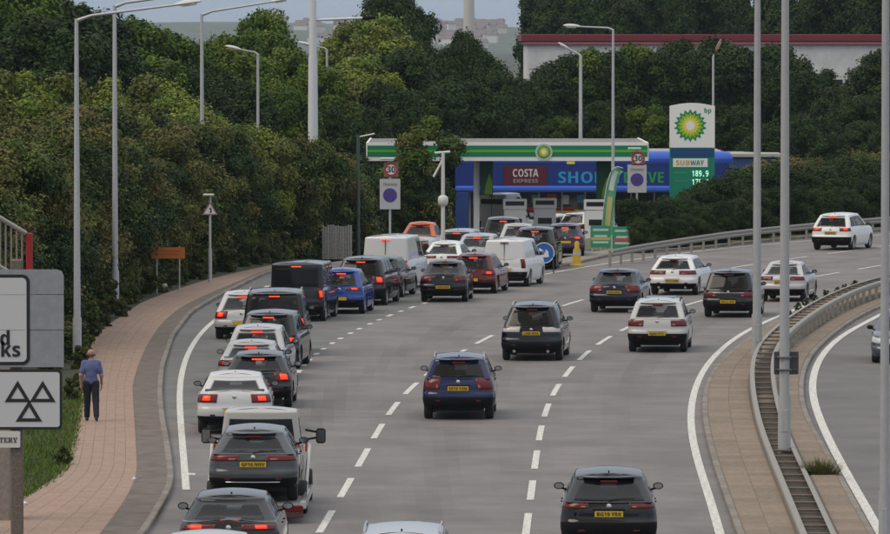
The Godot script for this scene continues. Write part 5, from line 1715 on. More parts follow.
func build_near_signs() -> void:
	var D := 92.0
	var k := D / FOC
	var base := Q(15, 0, D)
	var o := thing("roadside_sign", "large grey sign with black-edged white panel and three-triangle symbol on wooden post", "road sign", Vector3(base.x, 0.1, base.z))
	var at := func(px: float, py: float) -> Vector2:
		var p := Q(px, py, D)
		return Vector2(p.x - o.position.x, p.y - o.position.y)
	var wood := noisy("post_wood", Color(0.1, 0.08, 0.065), Color(0.2, 0.16, 0.13), 0.8, 0.03, 0.85)
	for px in [15.0, -90.0]:
		var m := MB.new()
		m.box(Vector3(at.call(px, 0).x, 2.9, -0.1), Vector3(0.19, 6.2, 0.14), 0.02)
		obj("post", m, wood, o)
	var grey := noisy("sign_grey_blue", Color(0.23, 0.245, 0.265), Color(0.29, 0.305, 0.325), 2.0, 0.02, 0.5)
	var c0: Vector2 = at.call(64, 269.5)
	var c1: Vector2 = at.call(-170, 368)
	var ys := [269.5, 294.5, 330.0, 367.5]
	for i in 3:                                           # three planks of the backing board
		var a: Vector2 = at.call(63.5, ys[i])
		var b: Vector2 = at.call(-170, ys[i + 1])
		var m := MB.new()
		var pl := PackedVector2Array([Vector2(b.x, b.y + 0.006), Vector2(a.x, b.y + 0.006), Vector2(a.x, a.y - 0.1 if i == 0 else a.y - 0.004), Vector2(a.x - 0.03, a.y - 0.03 if i == 0 else a.y - 0.004), Vector2(a.x - 0.1, a.y if i == 0 else a.y - 0.004), Vector2(b.x, a.y if i == 0 else a.y - 0.004)])
		m.prism(pl, -0.01, 0.012)
		obj("backing_plank", m, grey, o)
	var w0: Vector2 = at.call(-160, 365)
	var w1: Vector2 = at.call(29.5, 274.5)
	var wc := (w0 + w1) / 2
	var ws := (w1 - w0).abs()
	var black := mat("sign_black", 0.012, 0.012, 0.013, 0.5)
	plate_on(o, "black_border", rrect(ws.x, ws.y, 0.11, wc), 0.014, 0.02, black)
	var wp := plate_on(o, "white_panel", rrect(ws.x - 0.1, ws.y - 0.1, 0.07, wc), 0.021, 0.026, mat("sign_panel", 0.54, 0.54, 0.56, 0.5))
	for py in [294.5, 330.0]:
		var m := MB.new()
		var y: float = at.call(0, py).y
		m.box(Vector3(wc.x, y, 0.0265), Vector3(ws.x - 0.14, 0.008, 0.002))
		obj("seam", m, mat("seam_grey", 0.25, 0.25, 0.26, 0.6), wp)
	var t := lettering(wp, "lettering", "Road", 0.22, Vector3.ZERO, black)
	var tw: float = t.mesh.get_aabb().size.x
	var e: Vector2 = at.call(9.5, 338)
	t.position = Vector3(e.x - tw / 2, e.y - 0.17 + 0.165, 0.03)
	t = lettering(wp, "lettering", "works", 0.22, Vector3.ZERO, black)
	tw = t.mesh.get_aabb().size.x
	e = at.call(20.5, 353)
	t.position = Vector3(e.x - tw / 2, e.y + 0.05, 0.03)
	# the triangle panel
	w0 = at.call(-170, 429.5)
	w1 = at.call(62, 369.5)
	wc = (w0 + w1) / 2
	ws = (w1 - w0).abs()
	plate_on(o, "black_border", rrect(ws.x, ws.y, 0.06, wc), 0.0, 0.014, black)
	var tp := plate_on(o, "symbol_panel", rrect(ws.x - 0.08, ws.y - 0.08, 0.04, wc), 0.015, 0.02, mat("sign_panel", 0.54, 0.54, 0.56, 0.5))
	for q in [[17.5, 380.5, 4.5, 30.5, 402.0], [42.5, 380.5, 29.5, 55.5, 402.0], [29.0, 400.0, 15.5, 42.0, 421.5]]:
		var a: Vector2 = at.call(q[0], q[1])
		var b: Vector2 = at.call(q[2], q[4])
		var c: Vector2 = at.call(q[3], q[4])
		var m := MB.new()
		var g := (a + b + c) / 3
		var tri := [a, b, c]
		for i in 3:
			var p: Vector2 = tri[i]
			var r: Vector2 = tri[(i + 1) % 3]
			var pi := p.lerp(g, 0.46)
			var ri := r.lerp(g, 0.46)
			m.face([Vector3(p.x, p.y, 0.027), Vector3(r.x, r.y, 0.027), Vector3(ri.x, ri.y, 0.027), Vector3(pi.x, pi.y, 0.027)], Vector3(0, 0, 1))
			m.face([Vector3(p.x, p.y, 0.027), Vector3(r.x, r.y, 0.027), Vector3(r.x, r.y, 0.02), Vector3(p.x, p.y, 0.02)], Vector3(((p + r) / 2 - g).x, ((p + r) / 2 - g).y, 0))
			m.face([Vector3(pi.x, pi.y, 0.027), Vector3(ri.x, ri.y, 0.027), Vector3(ri.x, ri.y, 0.02), Vector3(pi.x, pi.y, 0.02)], Vector3(-((p + r) / 2 - g).x, -((p + r) / 2 - g).y, 0))
		obj("black_triangle", m, black, tp)
	w0 = at.call(-60, 447.5)
	w1 = at.call(20, 431)
	wc = (w0 + w1) / 2
	ws = (w1 - w0).abs()
	var sp := plate_on(o, "small_plate", rrect(ws.x, ws.y, 0.02, wc), 0.0, 0.016, mat("plate_cream", 0.6, 0.58, 0.54, 0.55))
	t = lettering(sp, "lettering", "CEMETERY", 0.075, Vector3.ZERO, mat("ink", 0.02, 0.02, 0.02, 0.6), "Droid Serif")
	tw = t.mesh.get_aabb().size.x
	e = at.call(17, 440)
	t.position = Vector3(e.x - tw / 2, e.y + 0.0, 0.018)
	# ramp railing with red end post behind the sign
	var d2 := 118.0
	var p0 := Q(29, 233, d2)
	var r := thing("ramp_railing", "grey barred ramp railing ending in a red post", "railing", Vector3(p0.x, 0.1, p0.z))
	var m := MB.new()
	m.box(Vector3(0, p0.y - 0.75, 0), Vector3(0.12, 1.3, 0.12), 0.01)
	obj("red_post", m, mat("post_red", 0.36, 0.012, 0.02, 0.5), r)
	var pale := mat("railing_pale", 0.42, 0.4, 0.38, 0.6)
	var far := Q(-60, 182, d2 - 6) - r.position
	var near := Vector3(-0.08, p0.y - 0.1, 0)
	m = MB.new()
	m.tube([near, far], 0.045, 6)
	obj("top_rail", m, pale, r)
	m = MB.new()
	m.tube([near - Vector3(0, 0.95, 0), far - Vector3(0, 0.95, 0)], 0.04, 6)
	obj("bottom_rail", m, pale, r)
	for i in 15:
		var q := near.lerp(far, (i + 0.6) / 15.0)
		m = MB.new()
		m.box(q - Vector3(0, 0.47, 0), Vector3(0.035, 0.92, 0.035), 0.004)
		obj("bar", m, mat("bar_brown", 0.22, 0.18, 0.16, 0.7), r)
	m = MB.new()
	var qd := [near - Vector3(0, 1.02, 0), far - Vector3(0, 1.02, 0)]
	m.grid([PackedVector3Array([qd[0], qd[1]]), PackedVector3Array([qd[0] + Vector3(-0.3, 0, -1.8), qd[1] + Vector3(-0.3, 0, -1.8)])])
	m.grid([PackedVector3Array([qd[0], qd[1]]), PackedVector3Array([qd[0] - Vector3(0, 0.35, 0), qd[1] - Vector3(0, 0.35, 0)])])
	obj("ramp_deck", m, noisy("ramp_concrete", Color(0.2, 0.17, 0.15), Color(0.3, 0.26, 0.23), 2.0, 0.03), r)
	for i in 2:
		var q: Vector3 = qd[0].lerp(qd[1], 0.35 + 0.55 * i)
		m = MB.new()
		m.box(Vector3(q.x, (q.y - 0.2) / 2, q.z - 0.9), Vector3(0.4, q.y, 0.4), 0.03)
		obj("column", m, mats["ramp_concrete"], r)
# ------------------------------------------------------------------ the petrol station
func star(r0: float, r1: float, n: int, o: Vector2) -> PackedVector2Array:
	var p := PackedVector2Array()
	for k in n * 2:
		var a := PI * k / n + PI / 2
		p.append(o + Vector2(cos(a), sin(a)) * (r1 if k % 2 == 0 else r0))
	return p
func sunburst(root: Node, c: Vector2, r: float, z: float) -> void:
	plate_on(root, "dark_green_petals", star(r * 0.78, r, 18, c), z, z + 0.008, mat("logo_green", 0.0, 0.22, 0.07, 0.5))
	plate_on(root, "light_green_petals", star(r * 0.62, r * 0.82, 18, c), z + 0.009, z + 0.016, mat("logo_light_green", 0.22, 0.5, 0.03, 0.5))
	plate_on(root, "yellow_petals", star(r * 0.42, r * 0.62, 18, c), z + 0.017, z + 0.024, mat("logo_yellow", 0.8, 0.62, 0.03, 0.5))
	plate_on(root, "white_petals", star(r * 0.22, r * 0.38, 18, c), z + 0.025, z + 0.032, mat("logo_white", 0.82, 0.82, 0.76, 0.5))
func build_station() -> void:
	var gy := -1.27
	var D := 300.0
	var white := mat("panel_white", 0.8, 0.8, 0.8, 0.45)
	var green := mat("bp_green", 0.004, 0.2, 0.085, 0.4)
	var xl := Q(367, 0, D).x
	var xr := Q(648, 0, D).x
	var yt := Q(0, 142.5, D).y
	var yb := Q(0, 161, D).y
	var cx := (xl + xr) / 2
	var o := thing("fuel_canopy", "flat petrol station canopy with white and green striped fascia and sunburst emblem", "canopy", Vector3(cx, gy, -D))
	var Y := func(py: float) -> float: return Q(0, py, D).y - gy
	var w := xr - xl
	var dep := 15.0
	var m := MB.new()
	m.box(Vector3(0, (yt + yb) / 2 - gy, -dep / 2 - 0.06), Vector3(w - 0.1, yt - yb - 0.08, dep - 0.12), 0.02)
	obj("roof", m, noisy("canopy_roof", Color(0.14, 0.135, 0.13), Color(0.24, 0.23, 0.22), 5.0, 0.02), o)
	m = MB.new()
	m.box(Vector3(0, (yt + yb) / 2 - gy, 0.0), Vector3(w, yt - yb, 0.1), 0.01)
	m.box(Vector3(w / 2, (yt + yb) / 2 - gy, -dep / 2), Vector3(0.1, yt - yb, dep), 0.01)
	m.box(Vector3(-w / 2, (yt + yb) / 2 - gy, -dep / 2), Vector3(0.1, yt - yb, dep), 0.01)
	obj("fascia", m, white, o)
	var band := func(called: String, p0: float, p1: float, mt: Material, z: float) -> void:
		var b := MB.new()
		b.box(Vector3(0.0, (Y.call(p0) + Y.call(p1)) / 2, 0.05 + z / 2), Vector3(w - 0.02, absf(Y.call(p0) - Y.call(p1)), z))
		b.box(Vector3(w / 2 + 0.05 + z / 2, (Y.call(p0) + Y.call(p1)) / 2, -dep / 2), Vector3(z, absf(Y.call(p0) - Y.call(p1)), dep - 0.02))
		obj(called, b, mt, o)
	band.call("green_band", 145.5, 156.8, green, 0.012)
	band.call("light_green_band", 149.8, 152.2, mat("bp_light_green", 0.1, 0.42, 0.03, 0.4), 0.02)
	var ec := Vector2(Q(544, 0, D).x - cx, Y.call(152))
	var em := plate_on(o, "emblem", disc(0.43, 28, ec), 0.06, 0.1, mat("logo_back", 0.5, 0.58, 0.5, 0.5))
	sunburst(em, ec, 0.37, 0.101)
	for px in [476.5, 603.0]:
		for dz in [-2.0, -12.0]:
			m = MB.new()
			m.box(Vector3(Q(px, 0, D - dz).x - cx, (yb - gy) / 2, dz), Vector3(0.3, yb - gy, 0.3), 0.02)
			obj("column", m, white, o)
	for q in [[486.5, 196.0, 13.0], [604.0, 200.0, 15.0]]:
		var x := Q(q[0], 0, D + 1.5).x - cx
		m = MB.new()
		m.box(Vector3(x, (Y.call(162) + Y.call(q[1])) / 2, -1.6), Vector3(q[2] / 20.0, absf(Y.call(162) - Y.call(q[1])), 0.06), 0.01)
		var bn := obj("green_banner", m, mat("banner_green", 0.004, 0.07, 0.035, 0.6), o)
		var lf := PackedVector2Array([Vector2(x - 0.1, Y.call(q[1]) + 0.05), Vector2(x + 0.28, Y.call(q[1]) + 0.05), Vector2(x + 0.3, Y.call(q[1]) + 0.7), Vector2(x + 0.15, Y.call(q[1]) + 1.1), Vector2(x - 0.05, Y.call(q[1]) + 0.5)])
		plate_on(bn, "leaf_print", lf, -1.568, -1.56, mat("banner_lime", 0.16, 0.32, 0.02, 0.6))
	# hanging yellow height label
	m = MB.new()
	m.box(Vector3(Q(571, 0, D).x - cx, Y.call(162.5), 0.02), Vector3(0.4, 0.16, 0.03), 0.005)
	obj("height_label", m, mat("logo_yellow", 0.8, 0.62, 0.03, 0.5), o)
	# pumps
	for q in [[515.0, 2.5, "white fuel pump with dark display next to the tall white van"], [596.0, 1.2, "white fuel pump behind the green price boards"], [545.0, 4.0, "white fuel pump in the middle under the canopy"]]:
		var p := Q(q[0], 0, D + q[1])
		var u := thing("fuel_pump", q[2], "fuel pump", Vector3(p.x, gy + 0.02, p.z), 0.0, "fuel pumps")
		m = MB.new()
		m.box(Vector3(0, 0.08, 0), Vector3(1.6, 0.16, 0.9), 0.02)
		obj("plinth", m, mats["kerb1"], u)
		m = MB.new()
		m.box(Vector3(0, 1.18, 0), Vector3(1.12, 2.04, 0.5), 0.03)
		obj("cabinet", m, white, u)
		m = MB.new()
		m.box(Vector3(0, 2.48, 0), Vector3(1.2, 0.54, 0.56), 0.03)
		var hd := obj("header", m, white, u)
		m = MB.new()
		m.box(Vector3(0, 2.52, 0.286), Vector3(0.95, 0.22, 0.014))
		obj("display", m, mat("display_dark", 0.02, 0.02, 0.022, 0.2), hd)
		m = MB.new()
		m.box(Vector3(0, 1.6, 0.254), Vector3(0.7, 0.3, 0.014))
		obj("screen", m, mat("display_dark", 0.02, 0.02, 0.022, 0.2), u)
		for k in [-0.58, 0.58]:
			m = MB.new()
			m.tube([Vector3(k, 1.3, 0.1), Vector3(k * 1.12, 0.9, 0.2), Vector3(k * 1.05, 0.4, 0.2), Vector3(k, 1.0, 0.05)], 0.025, 6)
			obj("hose", m, mat("black_plastic", 0.009, 0.009, 0.01, 0.55), u)
	# the shop
	var E2 := 332.0
	var sx0 := Q(455, 0, E2).x
	var sx1 := Q(728, 0, E2).x
	var sy1 := Q(0, 151, E2).y
	var sy0 := Q(0, 192, E2).y
	var sc := (sx0 + sx1) / 2
	var sw := sx1 - sx0
	var s := thing("station_shop", "low petrol station shop with deep blue lettered fascia and dark glazing", "shop", Vector3(sc, gy, -E2))
	var blue := mat("fascia_blue", 0.008, 0.032, 0.2, 0.4)
	var lblue := mat("fascia_light_blue", 0.04, 0.12, 0.58, 0.4)
	m = MB.new()
	m.box(Vector3(0, (sy1 - gy) / 2 - 0.02, -6.3), Vector3(sw - 0.2, sy1 - gy - 0.1, 11.0), 0.02)
	obj("building", m, mat("shop_wall", 0.3, 0.3, 0.32, 0.7), s)
	m = MB.new()
	m.box(Vector3(0, (sy0 + sy1) / 2 - gy, -0.2), Vector3(sw, sy1 - sy0 - 0.6, 1.0), 0.03)
	var fa := obj("fascia", m, blue, s)
	m = MB.new()
	m.tube([Vector3(-sw / 2, sy1 - gy - 0.42, 0.0), Vector3(sw / 2 - 0.3, sy1 - gy - 0.42, 0.0), Vector3(sw / 2 + 0.12, sy1 - gy - 0.42, 0.0), Vector3(sw / 2 + 0.28, sy1 - gy - 0.42, 0.0)], [0.42, 0.42, 0.36, 0.16], 20)
	obj("top_roll", m, lblue, s)
	m = MB.new()
	m.box(Vector3(0, sy0 - gy + 0.18, 0.2), Vector3(sw, 0.34, 0.6), 0.1)
	obj("bottom_roll", m, lblue, s)
	var YE := func(py: float) -> float: return Q(0, py, E2).y - gy
	var XE := func(px: float) -> float: return Q(px, 0, E2).x - sc
	m = MB.new()
	m.box(Vector3((XE.call(504) + XE.call(547)) / 2, (YE.call(166) + YE.call(187.5)) / 2, 0.33), Vector3(XE.call(547) - XE.call(504), YE.call(166) - YE.call(187.5), 0.06), 0.01)
	var co := obj("maroon_sign", m, mat("maroon", 0.09, 0.006, 0.02, 0.5), s)
	lettering(co, "lettering", "COSTA", 0.42, Vector3(XE.call(525.5), YE.call(173), 0.367), mat("letter_white", 0.62, 0.6, 0.6, 0.5), "Droid Sans", 1.42)
	lettering(co, "lettering", "EXPRESS", 0.2, Vector3(XE.call(525.5), YE.call(180.8), 0.367), mat("letter_grey", 0.33, 0.28, 0.29, 0.5), "Droid Sans", 1.35)
	lettering(fa, "lettering", "SHOP", 0.62, Vector3(XE.call(581), YE.call(177.5), 0.31), mat("letter_cyan", 0.02, 0.3, 0.62, 0.5), "Droid Sans", 2.5)
	lettering(fa, "lettering", "'N", 0.62, Vector3(XE.call(612), YE.call(177.5), 0.31), mat("letter_cyan", 0.02, 0.3, 0.62, 0.5), "Droid Sans", 0.8)
	lettering(fa, "lettering", "DRIVE", 0.58, Vector3(XE.call(644), YE.call(177.5), 0.31), mat("letter_green", 0.01, 0.32, 0.06, 0.5), "Droid Sans", 2.2)
	# blue end pier and shopfront
	m = MB.new()
	m.box(Vector3(XE.call(462), sy0 / 2 - gy / 2, 0.25), Vector3(0.75, sy0 - gy, 0.5), 0.03)
	obj("blue_pier", m, mat("pier_blue", 0.01, 0.045, 0.2, 0.5), s)
	var n := 11
	for k in n:
		var x0 := lerpf(XE.call(470), sw / 2 - 0.2, float(k) / n)
		var x1 := lerpf(XE.call(470), sw / 2 - 0.2, float(k + 1) / n)
		m = MB.new()
		m.box(Vector3((x0 + x1) / 2, (sy0 - gy) / 2, -0.76), Vector3(x1 - x0 - 0.08, sy0 - gy - 0.1, 0.02))
		obj("window", m, mat("shop_glass", 0.03, 0.035, 0.04, 0.06), s)
		m = MB.new()
		m.box(Vector3(x0, (sy0 - gy) / 2, -0.74), Vector3(0.09, sy0 - gy, 0.1), 0.01)
		obj("mullion", m, mat("mullion", 0.35, 0.35, 0.36, 0.5), s)
	for q in [[528, 575, 207.5, 211, "band_red2", Color(0.4, 0.02, 0.02)], [556, 600, 210, 213.5, "band_yellow", Color(0.6, 0.36, 0.03)], [530, 556, 213, 217, "band_white", Color(0.55, 0.52, 0.5)]]:
		m = MB.new()
		m.box(Vector3((XE.call(q[0]) + XE.call(q[1])) / 2, (YE.call(q[2]) + YE.call(q[3])) / 2, -0.735), Vector3(XE.call(q[1]) - XE.call(q[0]), YE.call(q[2]) - YE.call(q[3]), 0.02))
		obj("window_strip", m, mat(q[4], q[5].r, q[5].g, q[5].b, 0.6), s)
	for q in [[478, 200, 10, 9, Color(0.45, 0.4, 0.1)], [492, 199, 8, 8, Color(0.5, 0.5, 0.52)], [552, 199, 9, 10, Color(0.4, 0.05, 0.06)], [566, 200, 7, 9, Color(0.5, 0.5, 0.48)], [582, 199, 9, 8, Color(0.06, 0.22, 0.4)], [536, 199, 8, 8, Color(0.1, 0.3, 0.15)]]:
		m = MB.new()
		m.box(Vector3(XE.call(q[0]), YE.call(q[1]), -0.73), Vector3(q[2] * 0.055, q[3] * 0.055, 0.012))
		obj("poster", m, mat("poster%d" % int(q[0]), q[4].r, q[4].g, q[4].b, 0.6), s)
	# grey flat annex roof right of the shop
	var ax := thing("flat_annex", "low flat-roofed annex with pale roof edge right of the shop", "building", Vector3(Q(757, 0, 345).x, gy, -345))
	m = MB.new()
	m.box(Vector3(0, 2.0, -3), Vector3(2.6, 4.0, 6), 0.03)
	obj("wall", m, mat("annex_blue", 0.03, 0.07, 0.2, 0.6), ax)
	m = MB.new()
	m.box(Vector3(0, 4.15, -3), Vector3(2.9, 0.22, 6.4), 0.03)
	obj("roof_edge", m, mat("annex_pale", 0.36, 0.36, 0.33, 0.6), ax)
	# totem
	var T := 318.0
	var ts := T / FOC
	var tb := Q(692.5, 0, T)
	var t := thing("price_totem", "tall petrol price totem with large sunburst emblem above green price panels", "sign", Vector3(tb.x, gy, tb.z))
	var YT := func(py: float) -> float: return Q(0, py, T).y - gy
	var half := 22.5 * ts
	m = MB.new()
	m.box(Vector3(0, YT.call(148) / 2, 0), Vector3(half * 2, YT.call(148), 0.4), 0.02)
	obj("green_body", m, mat("totem_green", 0.004, 0.22, 0.13, 0.4), t)
	var top := PackedVector2Array([Vector2(half, YT.call(147.5)), Vector2(half, YT.call(106))])
	for k in 9: top.append(Vector2(lerpf(half, -half, (k + 1) / 10.0), YT.call(106) + 0.16 * sin(PI * (k + 1) / 10.0)))
	top.append(Vector2(-half, YT.call(106)))
	top.append(Vector2(-half, YT.call(147.5)))
	var hp := plate_on(t, "white_head", top, -0.21, 0.21, mat("totem_white", 0.82, 0.82, 0.8, 0.45))
	sunburst(hp, Vector2(-2.0 * ts, YT.call(125.5)), 16.5 * ts, 0.211)
	lettering(hp, "lettering", "bp", 0.24, Vector3(half - 0.38, YT.call(110.5), 0.214), mat("logo_green", 0.0, 0.22, 0.07, 0.5))
	m = MB.new()
	m.box(Vector3(0, (YT.call(148.5) + YT.call(157)) / 2, 0.205), Vector3(half * 2 - 0.1, YT.call(148.5) - YT.call(157), 0.02))
	obj("blue_panel", m, mat("totem_blue", 0.008, 0.06, 0.2, 0.4), t)
	m = MB.new()
	m.box(Vector3(-0.1, (YT.call(158.5) + YT.call(167)) / 2, 0.205), Vector3(half * 2 - 0.55, YT.call(158.5) - YT.call(167), 0.03), 0.005)
	var wp := obj("white_panel", m, mat("panel_white", 0.8, 0.8, 0.8, 0.45), t)
	lettering(wp, "lettering", "SUB", 0.26, Vector3(-0.5, YT.call(162.8), 0.224), mat("letter_gold", 0.55, 0.36, 0.03, 0.5), "Droid Sans", 0.72)
	lettering(wp, "lettering", "WAY", 0.26, Vector3(0.26, YT.call(162.8), 0.224), mat("letter_dark_green", 0.02, 0.2, 0.06, 0.5), "Droid Sans", 0.72)
	for k in 2:
		m = MB.new()
		m.box(Vector3(-0.62, YT.call(172.5 + k * 8.5), 0.204), Vector3(0.7, 0.07, 0.012))
		obj("fuel_name", m, mat("totem_faint", 0.03, 0.3, 0.18, 0.5), t)
		lettering(t, "price", "189.9" if k == 0 else "179.9", 0.3, Vector3(0.42, YT.call(173.5 + k * 8.5), 0.21), glow("price_led", 0.5, 0.95, 0.75, 0.8), "Droid Sans Mono", 0.85)
# ------------------------------------------------------------------ far things
func build_far() -> void:
	var D := 420.0
	var x0 := Q(525, 0, D).x
	var x1 := Q(1010, 0, D).x
	var yt := Q(0, 34.5, D).y
	var o := thing("white_warehouse", "long white warehouse with dark red roof edge behind the trees", "building", Vector3((x0 + x1) / 2, -1.2, -D))
	var w := x1 - x0
	var m := MB.new()
	m.box(Vector3(0, (yt + 1.2 - 0.5) / 2, -10), Vector3(w - 0.3, yt + 0.7, 20), 0.02)
	obj("wall", m, noisy("warehouse_wall", Color(0.52, 0.52, 0.54), Color(0.66, 0.66, 0.68), 12.0, 0.02), o)
	m = MB.new()
	m.box(Vector3(0, yt + 1.2 - 0.24, -10), Vector3(w + 0.5, 0.5, 20.6), 0.04)
	obj("roof_edge", m, mat("roof_red", 0.16, 0.02, 0.035, 0.6), o)
	m = MB.new()
	m.box(Vector3(0, yt + 1.2 - 0.62, -9.9), Vector3(w + 0.1, 0.2, 20.3), 0.03)
	obj("roof_trim", m, mat("roof_pink", 0.3, 0.12, 0.13, 0.6), o)
	for k in 9:
		m = MB.new()
		m.box(Vector3(-w / 2 + 2.5 + k * w / 9.0, yt - 2.6, 0.02), Vector3(1.8, 1.3, 0.08), 0.02)
		obj("window", m, mat("shop_glass", 0.03, 0.035, 0.04, 0.06), o)
	# hills with a town
	for q in [[5200.0, 30.0, 3], [7500.0, 44.0, 7]]:
		m = MB.new()
		var rows := []
		for j in 12:
			var l := PackedVector3Array()
			for i in 70:
				var x := lerpf(-2600, 2600, i / 69.0)
				var t := j / 11.0
				var h: float = q[1] * sin(t * PI / 2) * (0.8 + 0.5 * noise.get_noise_2d(x * 0.06 + q[2] * 300, 5.0)) - 2.0
				l.append(Vector3(x, h, -q[0] - t * 900))
			rows.append(l)
		m.grid(rows)
		struct(obj("hills", m, noisy("hill_cover", Color(0.05, 0.07, 0.04), Color(0.12, 0.13, 0.09), 300.0, 0.02, 0.95)))
	var r := RandomNumberGenerator.new()
	r.seed = 77
	var tones := [Color(0.5, 0.46, 0.42), Color(0.62, 0.6, 0.57), Color(0.36, 0.28, 0.24), Color(0.55, 0.5, 0.42)]
	for k in 64:
		var px := r.randf_range(432, 506) if k < 46 else r.randf_range(275, 350)
		var t := r.randf_range(0.1, 1.0)
		var d := 5200.0 + t * 900.0
		var p := Q(px, 0, d)
		var h: float = 30.0 * sin(t * PI / 2) * (0.8 + 0.5 * noise.get_noise_2d(p.x * 0.06 + 900, 5.0)) - 2.0
		var hs := thing("town_house", "tiny pale house on the hazy hillside beyond the trees", "house", Vector3(p.x, h, p.z), r.randf_range(-0.5, 0.5), "hazy hillside town")
		var hw := r.randf_range(6, 13)
		var hh := r.randf_range(4.5, 7)
		m = MB.new()
		m.box(Vector3(0, hh / 2 - 1, 0), Vector3(hw, hh + 2, 8))
		var ci := r.randi() % 4
		obj("wall", m, mat("town%d" % ci, tones[ci].r, tones[ci].g, tones[ci].b, 0.8), hs)
		m = MB.new()
		m.x = Transform3D(Basis(Vector3.UP, PI / 2), Vector3(0, hh, 0))
		m.prism(PackedVector2Array([Vector2(-4.5, 0), Vector2(4.5, 0), Vector2(0, 3)]), -hw / 2 - 0.3, hw / 2 + 0.3)
		obj("roof", m, mat("town_roof", 0.16, 0.12, 0.11, 0.8), hs)
	var c := Q(469, 22, 1900)
	var ch := thing("chimney_tower", "pale distant chimney tower rising above the trees", "chimney", Vector3(c.x, 0, c.z))
	m = MB.new()
	m.lathe([[2.0, -1.0], [1.7, 20.0], [1.5, 48.0], [1.6, 48.2], [1.6, 50.0], [1.2, 50.1]], 20)
	obj("shaft", m, mat("chimney_pale", 0.5, 0.48, 0.46, 0.7), ch)
# ------------------------------------------------------------------ the walking man
func blob(bones: Array, lo: Vector3, hi: Vector3, cell: float, k: float, cuts: Array = []) -> MB:
	# bones: [a, b, ra, rb]; joined by a smooth minimum and meshed as surface nets; cuts: planes [point, normal] to keep below
	var nx := int((hi.x - lo.x) / cell) + 2
	var ny := int((hi.y - lo.y) / cell) + 2
	var nz := int((hi.z - lo.z) / cell) + 2
	var f := PackedFloat32Array()
	f.resize(nx * ny * nz)
	f.fill(1.0)
	for bn in bones:
		var a: Vector3 = bn[0]
		var b: Vector3 = bn[1]
		var ra: float = bn[2]
		var rb: float = bn[3]
		var mr := maxf(ra, rb) + k + cell * 2
		var i0 := maxi(int((minf(a.x, b.x) - mr - lo.x) / cell), 0)
		var i1 := mini(int((maxf(a.x, b.x) + mr - lo.x) / cell) + 1, nx - 1)
		var j0 := maxi(int((minf(a.y, b.y) - mr - lo.y) / cell), 0)
		var j1 := mini(int((maxf(a.y, b.y) + mr - lo.y) / cell) + 1, ny - 1)
		var k0 := maxi(int((minf(a.z, b.z) - mr - lo.z) / cell), 0)
		var k1 := mini(int((maxf(a.z, b.z) + mr - lo.z) / cell) + 1, nz - 1)
		var ab := b - a
		var l2 := maxf(ab.length_squared(), 1e-9)
		for z in range(k0, k1 + 1):
			for y in range(j0, j1 + 1):
				for x in range(i0, i1 + 1):
					var p := lo + Vector3(x, y, z) * cell - a
					var t := clampf(p.dot(ab) / l2, 0, 1)
					var d := (p - ab * t).length() - lerpf(ra, rb, t)
					var id := (z * ny + y) * nx + x
					var e := f[id]
					var h := clampf(0.5 + 0.5 * (e - d) / k, 0, 1)
					f[id] = lerpf(e, d, h) - k * h * (1 - h)
	for c in cuts:
		for z in nz:
			for y in ny:
				for x in nx:
					var id := (z * ny + y) * nx + x
					if f[id] < 0.1: f[id] = maxf(f[id], (lo + Vector3(x, y, z) * cell - c[0]).dot(c[1]))
	var vid := {}
	var vs := PackedVector3Array()
	for z in nz - 1:
		for y in ny - 1:
			for x in nx - 1:
				var id := (z * ny + y) * nx + x
				var s := Vector3.ZERO
				var cnt := 0
				if f[id] > cell * 2.5 or f[id] < -cell * 2.5: continue
				for e in [[0, 0, 0, 1, 0, 0], [0, 1, 0, 1, 1, 0], [0, 0, 1, 1, 0, 1], [0, 1, 1, 1, 1, 1], [0, 0, 0, 0, 1, 0], [1, 0, 0, 1, 1, 0], [0, 0, 1, 0, 1, 1], [1, 0, 1, 1, 1, 1], [0, 0, 0, 0, 0, 1], [1, 0, 0, 1, 0, 1], [0, 1, 0, 0, 1, 1], [1, 1, 0, 1, 1, 1]]:
					var fa := f[((z + e[2]) * ny + y + e[1]) * nx + x + e[0]]
					var fb := f[((z + e[5]) * ny + y + e[4]) * nx + x + e[3]]
					if (fa < 0) != (fb < 0):
						s += Vector3(e[0], e[1], e[2]).lerp(Vector3(e[3], e[4], e[5]), fa / (fa - fb))
						cnt += 1
				if cnt > 0:
					vid[id] = vs.size()
					vs.append(lo + (Vector3(x, y, z) + s / cnt) * cell)
	var ns := PackedVector3Array()
	ns.resize(vs.size())
	var tris := []
	var sx := 1
	var sy := nx
	var sz := nx * ny
	for z in range(1, nz - 1):
		for y in range(1, ny - 1):
			for x in range(1, nx - 1):
				var id := z * sz + y * sy + x
				for ax in 3:
					var st: int = [sx, sy, sz][ax]
					if (f[id] < 0) == (f[id + st] < 0): continue
					var u: int = [sy, sz, sx][ax]
					var w: int = [sz, sx, sy][ax]
					var q := [id - u - w, id - w, id, id - u]
					if not (vid.has(q[0]) and vid.has(q[1]) and vid.has(q[2]) and vid.has(q[3])): continue
					var g := [vid[q[0]], vid[q[1]], vid[q[2]], vid[q[3]]]
					if f[id] > 0: g.reverse()
					var nn := (vs[g[1]] - vs[g[0]]).cross(vs[g[2]] - vs[g[0]]) + (vs[g[2]] - vs[g[0]]).cross(vs[g[3]] - vs[g[0]])
					for e in g: ns[e] += nn
					tris.append(g)
	var m := MB.new()
	for g in tris:
		m.tri3(vs[g[0]], vs[g[1]], vs[g[2]], ns[g[0]].normalized(), ns[g[1]].normalized(), ns[g[2]].normalized())
		m.tri3(vs[g[0]], vs[g[2]], vs[g[3]], ns[g[0]].normalized(), ns[g[2]].normalized(), ns[g[3]].normalized())
	return m
